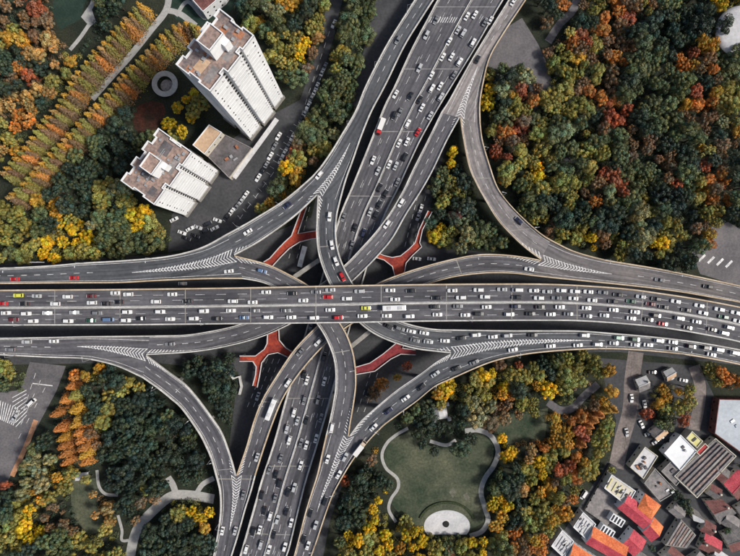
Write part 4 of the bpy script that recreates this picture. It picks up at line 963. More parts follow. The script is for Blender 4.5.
ROUND = [round_crown(10+i, nc, per, cr, fl) for i, (nc, per, cr, fl) in enumerate(((22, 110, .26, .85), (30, 85, .22, .95), (17, 140, .30, .8), (34, 75, .20, .9), (24, 105, .25, 1.05), (16, 150, .31, .9), (26, 95, .24, .7)))]
CONE = [cone_crown(40+i, 1500, r) for i, r in enumerate((0.15, 0.17, 0.19))]
def trunk_mesh(seed, limbs=4):
    rg = random.Random(seed); b = MB(); b.tube((0, 0, 0), (0, 0, 0.62), 0.035, 0.02, 7)
    for k in range(limbs):
        a = 2*math.pi*(k+rg.random()*.6)/limbs; z = 0.3+0.06*k
        b.tube((0, 0, z), (0.2*math.cos(a), 0.2*math.sin(a), z+0.3), 0.017, 0.006, 5)
    return b.mesh('trunk', M['trunk'])
TRUNK = [trunk_mesh(i) for i in range(3)]
b = MB(); b.tube((0, 0, 0), (0, 0, 0.97), 0.014, 0.003, 7); POLE = b.mesh('trunk', M['trunk'])

COL = {'g': (0.118, 0.146, 0.064), 'd': (0.046, 0.070, 0.044), 'k': (0.026, 0.045, 0.034), 'o': (0.29, 0.265, 0.068), 'y': (0.64, 0.43, 0.022), 'Y': (0.52, 0.29, 0.040),
       'r': (0.54, 0.215, 0.050), 'R': (0.38, 0.115, 0.055), 'b': (0.23, 0.145, 0.078), 't': (0.44, 0.27, 0.095), 'p': (0.27, 0.27, 0.13)}
CNAME = {'g': 'green', 'd': 'dark green', 'k': 'blackish green', 'o': 'yellow green', 'y': 'bright yellow', 'Y': 'golden', 'r': 'orange', 'R': 'red', 'b': 'brown', 't': 'tan', 'p': 'pale green'}
SEEDS = '''7 7 b,23 16 b,35 7 R,43 14 b,5 21 b,8 38 Y,26 26 b,4 56 d,28 53 t,39 55 t,17 65 r,29 76 R,9 77 b,55 51 t,70 60 Y,65 74 o,55 65 t,51 81 o,37 90 t,26 95 t,63 92 o,21 60 d,39 67 d,18 86 d,76 42 d,102 14 d,106 26 d,
25 99 t,11 106 t,18 116 r,42 103 d,7 139 o,5 150 t,18 152 Y,4 164 o,37 200 Y,55 215 Y,72 230 y,88 237 y,47 243 y,62 242 y,76 242 y,7 214 o,19 212 o,5 230 o,18 221 o,7 241 o,39 216 g,39 232 g,28 249 o,70 200 d,62 182 d,58 191 d,86 193 d,88 181 d,
100 204 o,109 182 o,121 188 p,125 200 o,99 216 g,104 225 g,106 241 g,114 225 g,123 232 g,67 207 d,49 225 d,106 116 d,115 125 d,127 134 d,115 143 d,120 150 d,103 137 d,106 157 d,119 164 d,87 148 g,138 144 g,90 169 d,106 173 d,115 102 d,133 102 d,
193 93 y,186 100 y,201 102 o,177 108 y,191 116 y,168 123 y,182 132 y,173 134 o,194 109 o,130 202 o,102 198 o,100 209 g,144 212 y,141 223 y,134 228 y,148 221 o,116 204 k,113 218 g,122 225 g,108 235 g,125 235 g,159 234 o,166 241 o,152 242 g,122 212 g,
283 2 Y,290 2 Y,258 21 Y,269 9 p,279 11 p,246 11 d,240 5 d,256 3 g,295 23 d,306 14 d,274 37 o,267 30 g,313 26 o,318 19 o,300 49 y,306 42 y,299 56 y,321 37 t,318 44 b,270 56 o,281 62 o,292 65 o,283 74 g,295 76 g,307 69 b,325 7 o,336 9 b,
336 56 o,343 53 o,336 70 o,346 60 g,353 26 g,344 35 g,357 11 g,344 77 g,329 86 g,339 88 g,357 62 g,351 84 g,353 42 g,323 97 g,333 101 g,330 108 g,317 116 g,309 124 o,323 124 g,312 137 g,305 132 g,314 148 o,322 136 g,295 152 R,291 159 R,298 158 o,300 162 b,286 168 y,298 168 Y,282 176 g,296 180 Y,268 185 y,265 189 y,260 197 y,283 195 Y,270 203 Y,262 209 o,278 190 g,
563 3 r,552 39 r,559 28 b,573 44 r,587 42 R,582 47 b,568 55 o,579 56 Y,594 44 o,603 28 r,593 11 o,601 5 o,607 55 b,579 9 b,550 5 d,582 21 d,598 70 o,584 65 o,579 72 o,589 91 r,600 95 r,584 83 b,526 76 p,519 69 g,503 69 g,491 88 y,503 90 p,522 88 R,513 97 Y,506 77 k,593 58 b,
619 11 r,628 18 R,621 26 b,615 55 r,643 3 o,635 7 b,654 3 b,675 3 g,675 18 g,668 12 d,645 26 d,656 21 d,686 11 d,698 11 d,709 11 d,698 26 k,687 26 d,712 26 d,728 3 y,621 42 b,633 44 b,645 42 g,663 42 d,680 40 d,645 58 g,657 56 g,636 60 g,680 58 r,686 65 r,701 42 Y,709 47 Y,694 53 R,709 58 b,712 70 r,694 65 Y,701 69 b,
723 58 g,731 65 g,726 70 g,631 70 g,643 70 g,652 65 g,668 70 g,628 83 d,638 90 g,656 83 g,663 90 g,677 79 g,679 91 g,696 90 R,707 83 d,716 91 Y,728 88 o,735 93 o,613 84 b,556 106 o,547 108 o,566 109 o,557 122 g,568 129 p,570 116 o,549 134 o,559 134 g,586 134 o,579 125 g,584 150 o,571 148 g,593 143 g,603 153 o,594 150 o,580 104 o,589 109 o,601 101 r,608 104 R,593 116 k,603 129 b,603 136 g,
522 95 R,533 101 r,515 102 o,515 109 o,503 101 d,494 116 g,492 130 o,510 134 r,519 129 R,503 132 r,513 141 b,499 139 b,494 152 R,520 164 o,533 162 o,538 167 y,550 159 o,552 167 g,508 171 o,540 175 y,556 183 o,571 182 o,589 178 o,600 182 b,603 173 R,564 169 g,505 182 o,
612 102 r,619 120 R,626 122 R,612 118 R,654 102 g,643 109 g,659 109 g,640 118 d,661 125 g,675 120 g,670 104 g,675 136 g,689 130 g,696 137 g,656 130 d,666 143 d,680 148 d,686 104 Y,698 104 r,698 93 R,714 101 r,694 122 b,703 120 b,701 148 Y,709 150 o,707 164 R,724 122 p,719 134 d,726 101 o,735 101 o,733 108 o,738 132 Y,723 143 b,733 145 b,723 166 b,723 178 r,709 180 r,700 182 o,691 183 g,714 160 d,733 162 d,735 178 d,
631 130 b,621 134 g,613 136 g,647 150 b,631 155 b,621 157 g,659 159 b,636 166 g,650 166 g,672 166 b,668 178 b,677 183 R,645 175 g,628 173 g,615 175 R,617 182 R,617 167 d,657 176 g,694 166 k,453 152 y,450 181 o,445 195 o,443 202 o,438 176 g,459 172 d,467 207 d,430 206 g,441 214 d,473 218 d,519 185 g,529 188 o,529 197 g,526 160 o,513 169 o,504 179 Y,496 151 R,
434 236 y,443 240 o,467 236 p,480 230 g,492 230 g,477 240 g,560 182 o,574 184 o,586 181 o,595 182 b,616 182 R,623 181 R,572 195 o,586 193 b,595 202 r,609 202 p,623 205 g,576 217 d,567 219 d,555 207 d,584 207 d,599 223 d,616 214 d,623 225 d,591 237 y,577 239 o,562 235 o,549 233 b,623 244 o,606 244 b,556 242 o,533 221 o,
643 198 o,633 199 g,626 210 g,638 212 p,652 212 o,663 208 g,666 222 o,677 227 o,682 236 o,645 235 p,629 233 d,652 243 y,663 243 y,670 245 o,654 227 k,677 250 d,645 256 d,666 194 k,677 194 k,687 196 d,698 198 o,705 187 Y,712 199 r,726 199 r,716 187 b,723 185 R,691 215 k,707 213 o,694 228 b,710 236 Y,709 245 r,698 247 g,737 213 d,737 198 g,
11 374 o,16 383 o,3 385 g,76 380 r,85 375 Y,93 373 Y,77 388 r,83 431 b,84 443 b,88 390 d,92 401 d,88 418 d,102 422 o,120 390 o,116 381 d,121 413 d,44 441 d,35 443 g,49 431 d,28 447 g,33 462 p,23 464 g,28 482 p,15 468 g,8 476 R,41 500 Y,30 509 y,45 518 b,21 531 y,8 536 o,26 524 y,5 513 d,72 526 b,59 534 g,90 547 o,100 542 o,54 549 g,31 549 d,107 508 t,121 505 d,141 503 b,180 512 o,
57 477 Y,68 482 o,123 439 d,113 459 d,152 444 d,154 462 d,136 459 k,165 428 d,175 457 d,167 529 d,180 542 d,149 547 d,113 482 k,103 421 o,85 451 b,176 516 o,202 505 y,200 518 y,204 528 Y,176 527 d,165 528 d,163 468 d,147 472 d,135 465 d,147 537 d,174 542 d,185 551 d,197 539 d,
382 384 r,397 377 Y,407 375 o,424 359 Y,407 366 R,444 391 y,437 393 Y,449 386 y,403 423 g,424 421 d,463 410 d,468 402 o,483 375 y,476 380 o,492 373 y,486 382 o,504 387 y,502 395 Y,509 396 r,507 405 b,520 375 o,527 377 o,520 391 d,544 386 y,550 391 y,537 386 Y,534 402 o,543 398 b,550 411 Y,534 412 o,541 414 o,564 389 o,569 380 o,566 372 o,555 372 d,500 366 b,518 365 R,472 403 p,580 395 t,583 417 r,588 430 R,583 354 o,
546 442 r,557 442 Y,569 444 Y,578 449 r,564 451 o,513 453 y,507 456 y,522 451 t,541 462 y,548 463 o,527 470 o,569 465 R,576 477 r,585 465 Y,583 444 R,583 472 o,566 479 o,555 483 b,541 492 Y,550 488 Y,523 490 t,534 499 o,574 490 o,564 499 b,573 498 r,557 497 o,527 513 o,541 509 o,557 518 Y,566 513 Y,550 521 Y,530 521 o,499 499 y,493 506 y,502 516 Y,496 526 Y,492 488 g,518 476 d,513 492 d,518 509 d,
381 505 y,384 514 y,397 527 y,385 534 y,379 551 y,412 546 y,400 548 Y,423 534 y,435 549 o,463 549 o,389 544 y,351 498 d,363 493 d,405 504 d,345 481 R,375 479 d,476 542 y,494 544 o,483 552 y,375 452 Y,371 459 b,381 441 o,514 549 r,525 552 b,535 539 Y,543 539 r,549 528 o,537 541 Y,535 525 o,532 549 r,547 516 o,
614 419 o,607 426 o,603 431 o,602 438 o,617 426 o,598 452 o,594 462 o,591 472 o,604 445 o,609 371 Y,612 392 Y,584 407 r,630 359 o,663 389 Y,658 403 Y,679 407 o,667 410 o,669 422 g,683 421 R,647 414 R,697 371 Y,709 375 o,726 379 r,736 381 r,721 372 r,
175 375 d,190 368 d,205 372 k,218 366 d,228 372 k,210 388 d,225 390 d,236 400 d,222 405 k,232 415 d,240 425 d,160 420 d,180 425 k,188 445 d,196 460 k,204 472 d,140 415 d,150 405 k,130 425 d,170 440 d,140 440 d'''
seeds = []
for it in SEEDS.replace('\n', ',').split(','):
    it = it.strip()
    if it:
        a, b_, c = it.split(); seeds.append((float(a), float(b_), c))
POLYS = [[(-14, -14), (50, -14), (52, 36), (72, 50), (100, 44), (60, 100), (-14, 178)],
         [(98, 108), (150, 98), (134, 104), (134, 138), (150, 138), (112, 180), (146, 226), (185, 240), (150, 252), (-14, 262), (-14, 212), (20, 192), (60, 150)],
         [(96, -14), (132, -14), (98, 42), (74, 52), (88, 30), (98, 20)],
         [(236, -14), (330, -14), (326, 8), (306, 82), (285, 84), (264, 40), (236, 14)],
         [(352, -14), (402, -14), (366, 76), (334, 138), (314, 162), (290, 192), (262, 216), (252, 212), (288, 160), (306, 128), (330, 72), (344, 30)],
         [(534, -14), (754, -14), (754, 236), (712, 222), (690, 250), (690, 270), (640, 260), (566, 242), (524, 208), (500, 172), (488, 142), (488, 70), (530, 64), (545, 98), (548, 40)],
         [(455, 130), (463, 172), (486, 212), (512, 244), (440, 250), (428, 236), (434, 200)],
         [(-14, 366), (24, 366), (24, 390), (-14, 392)],
         [(72, 372), (112, 368), (158, 398), (194, 440), (212, 488), (206, 570), (-14, 570), (-14, 492), (14, 474), (48, 430)],
         [(156, 366), (230, 354), (238, 390), (254, 398), (240, 440), (230, 440), (200, 392)],
         [(362, 402), (396, 376), (430, 354), (414, 374), (382, 396)],
         [(354, 476), (400, 420), (450, 388), (520, 366), (590, 356), (602, 368), (602, 398), (622, 418), (604, 450), (552, 540), (530, 570), (340, 570), (336, 520)],
         [(652, 386), (690, 388), (690, 424), (652, 424)],
         [(692, 364), (748, 376), (748, 390), (692, 382)]]
KB = [(min(q[0] for q in k), min(q[1] for q in k), max(q[0] for q in k), max(q[1] for q in k), k) for k in KEEPOUT]
PB_ = [(min(q[0] for q in k), min(q[1] for q in k), max(q[0] for q in k), max(q[1] for q in k), k) for k in POLYS]
def boxed(p, B): return any(a <= p[0] <= c and b2 <= p[1] <= d and pin(p, k) for a, b2, c, d, k in B)
def in_keep(p): return boxed(p, KB)
PLA = np.vstack(PATHLINES); RM = np.vstack([(r.L+r.R)/2 for r in ROADS])[:, :2]; RH = np.concatenate([np.linalg.norm(r.R-r.L, axis=1)/2 for r in ROADS])
def clear_of_roads(x, y, rad):
    return not ((RM[:, 0]-x)**2+(RM[:, 1]-y)**2 < (RH+rad)**2).any()
rt = random.Random(11)
TREES = []      # (x, y, colour code, crown radius, height, px, py, kind)
# conifer rows: tips as seen in the photograph
def conifer(tx, ty, c, h, rowname):
    x, y, _ = W(tx, ty, h*0.93)
    if not clear_of_roads(x, y, 1.2): return
    TREES.append((x, y, c, h*0.17, h, tx, ty, rowname))
rows = {'upper': smooth_path([(137, 2), (127, 14), (106, 37), (88, 56), (72, 77), (56, 104), (42, 119), (26, 141), (10, 161), (-4, 176)], 14),
        'lower': smooth_path([(196, 27), (187, 22), (171, 26), (155, 40), (141, 55), (123, 72), (107, 91), (90, 108), (76, 123), (62, 139), (42, 159), (25, 178), (5, 198)], 14)}
for rn, P in rows.items():
    arc = np.concatenate([[0], np.cumsum(np.hypot(*np.diff(P, axis=0).T))])
    for dep, (off, h0, cols) in enumerate(((0.0, 15.5, 'YoYtYo'), (6.0, 14.5, 'bobrbo'))):
        m = dep*3.0; k = 0
        while m < arc[-1]:
            x = np.interp(m, arc, P[:, 0]); y = np.interp(m, arc, P[:, 1])
            d = np.array((0.66, 0.75)); gp = PX(*W(x+d[0]*off, y+d[1]*off, h0*.93)[:2], 0)
            if not in_keep(gp) or rn == 'upper': conifer(x+d[0]*off+rt.uniform(-.8, .8), y+d[1]*off+rt.uniform(-.8, .8), cols[k % 6], h0+rt.uniform(-1.5, 1.5), 'row '+rn+' '+str(dep))
            m += rt.uniform(6.0, 7.6); k += 1
for (x, y, c) in ((60, 402, 'r'), (50, 416, 'r'), (54, 431, 'r'), (57, 441, 'Y'), (58, 449, 'r'), (59, 457, 'r'), (61, 465, 'r'), (69, 398, 'o'), (70, 412, 'Y'), (70, 427, 'Y'), (74, 435, 'r'), (76, 443, 'r'), (78, 451, 'r'), (79.5, 458, 'Y'), (80, 465, 'r'), (66, 388, 'r'), (74, 420, 'Y')):
    conifer(x, y, c, 13+rt.uniform(-1.5, 1.5), 'row cluster 0')
for (x, y, c) in ((611, 412, 'Y'), (604, 417, 'r'), (598, 422, 'r'), (593.5, 428, 'r'), (591, 434, 'r'), (589, 440, 'R'), (586, 447, 'r'), (618, 412, 'Y')):
    conifer(x, y, c, 9.5+rt.uniform(-1, 1), 'row street 0')
NCON = len(TREES); CB = np.array([(t[0], t[1]) for t in TREES])
def try_tree(px, py, c, rad, h, force=False):
    z = h*0.72; x, y, _ = W(px, py, z); gp = PX(x, y, 0)
    if in_keep(gp) and not force: return False
    if not clear_of_roads(x, y, rad*0.55): return False
    if not force and ((PLA[:, 0]-px)**2+(PLA[:, 1]-py)**2).min() < (rad*2.05+0.8)**2: return False
    if np.hypot(CB[:, 0]-x, CB[:, 1]-y).min() < rad*0.75+1.6: return False
    TREES.append((x, y, c, rad, h, px, py, 'round')); return True
def dims(c, rnd):
    if c in 'gdkp': return rnd.triangular(2.6, 7.2, 4.3), rnd.uniform(8, 15)
    if c in 'o': return rnd.triangular(2.4, 6.0, 3.8), rnd.uniform(7.5, 12.5)
    return rnd.triangular(2.2, 5.2, 3.4), rnd.uniform(6.5, 11.5)
for (a, b_, c) in seeds:
    rad, h = dims(c, rt); try_tree(a, b_, c, rad, h)
for (a, b_, c, rad, h) in ((678, 496, 'd', 3.2, 7), (684, 503, 'd', 3.4, 7), (690, 511, 'g', 2.8, 6), (673, 491, 'g', 2.4, 5), (703, 540, 'd', 2.0, 5), (652, 548, 'd', 2.2, 5), (728, 531, 'g', 2.0, 5), (742, 466, 'd', 2.0, 5), (612, 470, 'o', 2.2, 6)): try_tree(a, b_, c, rad, h, True)
SA = np.array([(s[0], s[1]) for s in seeds])
fill = []
for py in np.arange(-12, 570, 3.0):
    for px in np.arange(-12, 755, 3.0): fill.append((px+rt.uniform(-1.5, 1.5), py+rt.uniform(-1.5, 1.5)))
rt.shuffle(fill)
TP = np.full((4000, 2), 1e6); nT = len(TREES); TP[:nT] = [(t[5], t[6]) for t in TREES]
for (px, py) in fill:
    if not boxed((px, py), PB_): continue
    A = TP[:nT]; dd = ((A[:, 0]-px)**2+(A[:, 1]-py)**2).min()
    if dd < 10.3**2: continue
    ds = np.hypot(SA[:, 0]-px, SA[:, 1]-py); i = ds.argmin(); c = seeds[i][2]
    if ds[i] > 40: c = rt.choice('gd')
    elif ds[i] > 9 and rt.random() < (0.45 if c in 'yrRY' else 0.08): c = {'y': 'o', 'Y': 'o', 'r': 'b', 'R': 'b', 't': 't', 'o': 'g', 'g': 'p', 'b': 'o', 'd': 'g', 'k': 'd', 'p': 'g'}[c]
    rad, h = dims(c, rt)
    if try_tree(px, py, c, rad*0.95, h*0.92): TP[nT] = (px, py); nT += 1

ZONES = [(25, 25, 'in the rust wood, top left corner'), (35, 80, 'in the gold wood left of the conifers'), (20, 140, 'at the left edge above the conifers'), (105, 20, 'beside the angular plaza, top left'), (110, 130, 'in the dark wood left of the lower tower'),
         (60, 190, 'below the lower conifer row'), (25, 230, 'above the left road, far left'), (75, 238, 'in the yellow patch above the left road'), (120, 215, 'below left of the lower tower'), (155, 235, 'right under the lower tower'),
         (185, 112, 'between the two white towers'), (260, 15, 'above right of the tall tower'), (285, 62, 'right of the tall tower'), (312, 30, 'left of the side street, top'), (348, 30, 'right of the side street, top'), (335, 85, 'along the upper slip road'),
         (312, 130, 'between side street and slip road'), (275, 185, 'in the yellow clump by the ramp'), (565, 40, 'left part of the top right wood'), (515, 85, 'near the bend of the pale ramp'), (600, 20, 'at the top edge of the wood'), (650, 20, 'at the top edge, further right'),
         (705, 20, 'left of the domed hall'), (700, 58, 'in the orange patch below the dome'), (645, 62, 'middle of the top right wood'), (730, 62, 'under the domed hall'), (560, 120, 'in the light green grove by the path'), (512, 132, 'beside the pale ramp, upper half'),
         (605, 105, 'on the orange diagonal'), (665, 115, 'in the big green grove, right wood'), (720, 110, 'at the right edge, upper third'), (720, 165, 'at the right edge, mid height'), (640, 160, 'below the big green grove'), (590, 150, 'below the light green grove'),
         (530, 170, 'beside the pale ramp, lower half'), (575, 190, 'in the mid right wood'), (615, 190, 'at the red spot of the wood'), (590, 225, 'in the dark hollow above the right road'), (650, 215, 'above the right road, centre'), (660, 245, 'at the edge of the right road'),
         (705, 200, 'near the grey forecourt'), (708, 240, 'on the grey forecourt'), (450, 180, 'between diagonal road and pale ramp'), (465, 230, 'inside the right hand loop'), (10, 380, 'at the zebra crossing corner'), (90, 385, 'at the salmon wedge'), (85, 430, 'right of the orange conifers'),
         (30, 455, 'along the left street corner'), (30, 515, 'in the bottom left corner'), (75, 535, 'bottom edge of the left park'), (115, 505, 'beside the small left lawn'), (120, 440, 'in the dark left park'), (165, 440, 'inside the lower left curve'), (165, 530, 'below the curved park path'),
         (200, 515, 'between park path and slip road'), (205, 385, 'between the lower left ramps'), (395, 385, 'under the lower right ramp'), (442, 400, 'around the pavilion'), (490, 380, 'in the yellow row below the right ramp'), (540, 390, 'in the yellow grove, lower centre'),
         (375, 455, 'left of the lawn'), (360, 500, 'at the lower right slip road'), (395, 535, 'bottom left of the half round plaza'), (470, 545, 'bottom right of the half round plaza'), (498, 510, 'right of the lawn path'), (515, 460, 'above right of the lawn'), (560, 450, 'upper part of the street grove'),
         (545, 490, 'middle of the street grove'), (545, 530, 'lower part of the street grove'), (600, 440, 'along the lane'), (612, 385, 'by the grey lane, upper end'), (668, 408, 'in the round clump by the lane'), (715, 375, 'under the right road, far right'), (575, 372, 'left of the lane, under the road')]
ROWN = {'upper 0': 'outer line of the row left of the straight path', 'upper 1': 'inner line of the row left of the straight path',
        'lower 0': 'outer line of the row nearer the towers', 'lower 1': 'inner line of the row nearer the towers',
        'cluster 0': 'stand in the lower left park', 'street 0': 'pointed row beside the lane'}
ZONES += [(682, 502, 'in the dark court of the old houses'), (715, 538, 'among the old houses, bottom right'), (652, 548, 'right of the red link roof')]
ZP = np.array([(z[0], z[1]) for z in ZONES]); buckets = {}
for i, t in enumerate(TREES):
    if t[7] == 'round':
        z = int(np.hypot(ZP[:, 0]-t[5], ZP[:, 1]-t[6]).argmin()); buckets.setdefault((z, t[2]), []).append(i)
    else: buckets.setdefault((t[7][4:], ''), []).append(i)
LAB = {}
for (z, c), ids in buckets.items():
    if c == '':
        ids.sort(key=lambda i: TREES[i][5] if 'cluster' not in z else TREES[i][6])
        for k, i in enumerate(ids):
            LAB[i] = '%s conifer, %s from %s, %s' % (CNAME[TREES[i][2]], ordn(k+1), 'top' if 'cluster' in z else 'left', ROWN[z])
    else:
        ids.sort(key=lambda i: TREES[i][5])
        for k, i in enumerate(ids):
            n = len(ids); pos = '' if n == 1 else ', leftmost such' if k == 0 else ', rightmost such' if k == n-1 else ', %s such from left' % ordn(k+1)
            LAB[i] = '%s tree %s%s' % (CNAME[c], ZONES[z][2], pos)
KN = {'g': 'green_tree', 'd': 'dark_green_tree', 'k': 'dark_green_tree', 'o': 'yellow_green_tree', 'y': 'yellow_tree', 'Y': 'golden_tree', 'r': 'orange_tree', 'R': 'red_tree', 'b': 'brown_tree', 't': 'tan_tree', 'p': 'pale_green_tree'}
for i, (x, y, c, rad, h, px, py, kind) in enumerate(TREES):
    con = kind != 'round'
    root = link('conifer_tree' if con else KN[c], None, None, (x, y, 0), rt.uniform(0, 6.28)); tag(root, LAB[i], 'tree', 'conifers in rows' if con else 'trees in the parks')
    base = np.array(COL[c])*rt.uniform(0.78, 1.25)*np.array((rt.uniform(.92, 1.08), 1, rt.uniform(.9, 1.1)))
    if con:
        cr = link('crown', rt.choice(CONE), root); wd_ = h*(1.75 if ('cluster' in kind or 'street' in kind) else 1.38); cr.scale = (wd_, wd_, h); tr = link('trunk', POLE, root); tr.scale = (h, h, h)
    else:
        ch = rad*rt.uniform(1.25, 1.6); cr = link('crown', rt.choice(ROUND), root, (0, 0, h-ch*1.0)); cr.scale = (rad*rt.uniform(.8, 1.2), rad*rt.uniform(.8, 1.2), ch*rt.uniform(.7, 1.0))
        tr = link('trunk', rt.choice(TRUNK), root); tr.scale = (h*0.8, h*0.8, h)
    if con: base = base*0.9
    cr.color = (*base, 1)
# low undergrowth that closes the gaps between the crowns: one uncountable mass
SP, SN, SS, ST = [], [], [], []
TP2 = np.array([(t[5], t[6]) for t in TREES]); got = []; GA = np.full((4000, 2), 1e6)
for (px, py) in fill[::2]:
    if not boxed((px, py), PB_): continue
    if ((TP2[:, 0]-px)**2+(TP2[:, 1]-py)**2).min() < 5.2**2: continue
    if got and ((GA[:len(got), 0]-px)**2+(GA[:len(got), 1]-py)**2).min() < 4.5**2: continue
    if ((PLA[:, 0]-px)**2+(PLA[:, 1]-py)**2).min() < 6.5**2: continue
    x, y, _ = W(px, py, 1.5)
    if in_keep((px, py)) or not clear_of_roads(x, y, 1.0): continue
    GA[len(got)] = (px, py); got.append((px, py)); i = ((SA[:, 0]-px)**2+(SA[:, 1]-py)**2).argmin(); c = seeds[i][2]
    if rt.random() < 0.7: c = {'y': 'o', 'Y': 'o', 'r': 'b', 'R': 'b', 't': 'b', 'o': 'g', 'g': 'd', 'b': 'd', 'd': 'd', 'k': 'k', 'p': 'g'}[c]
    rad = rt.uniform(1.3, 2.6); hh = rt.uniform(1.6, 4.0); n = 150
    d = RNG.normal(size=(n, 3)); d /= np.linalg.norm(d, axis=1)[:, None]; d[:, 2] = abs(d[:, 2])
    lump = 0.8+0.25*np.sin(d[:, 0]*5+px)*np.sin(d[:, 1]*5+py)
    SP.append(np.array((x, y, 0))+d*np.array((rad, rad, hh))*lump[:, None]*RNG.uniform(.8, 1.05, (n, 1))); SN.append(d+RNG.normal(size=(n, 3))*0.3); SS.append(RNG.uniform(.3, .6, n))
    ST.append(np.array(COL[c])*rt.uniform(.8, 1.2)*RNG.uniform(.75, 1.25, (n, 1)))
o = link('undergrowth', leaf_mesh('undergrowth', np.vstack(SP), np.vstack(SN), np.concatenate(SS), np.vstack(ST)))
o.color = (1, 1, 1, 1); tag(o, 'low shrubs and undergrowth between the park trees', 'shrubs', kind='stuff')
print('TREES', len(TREES), 'SHRUBS', len(got))

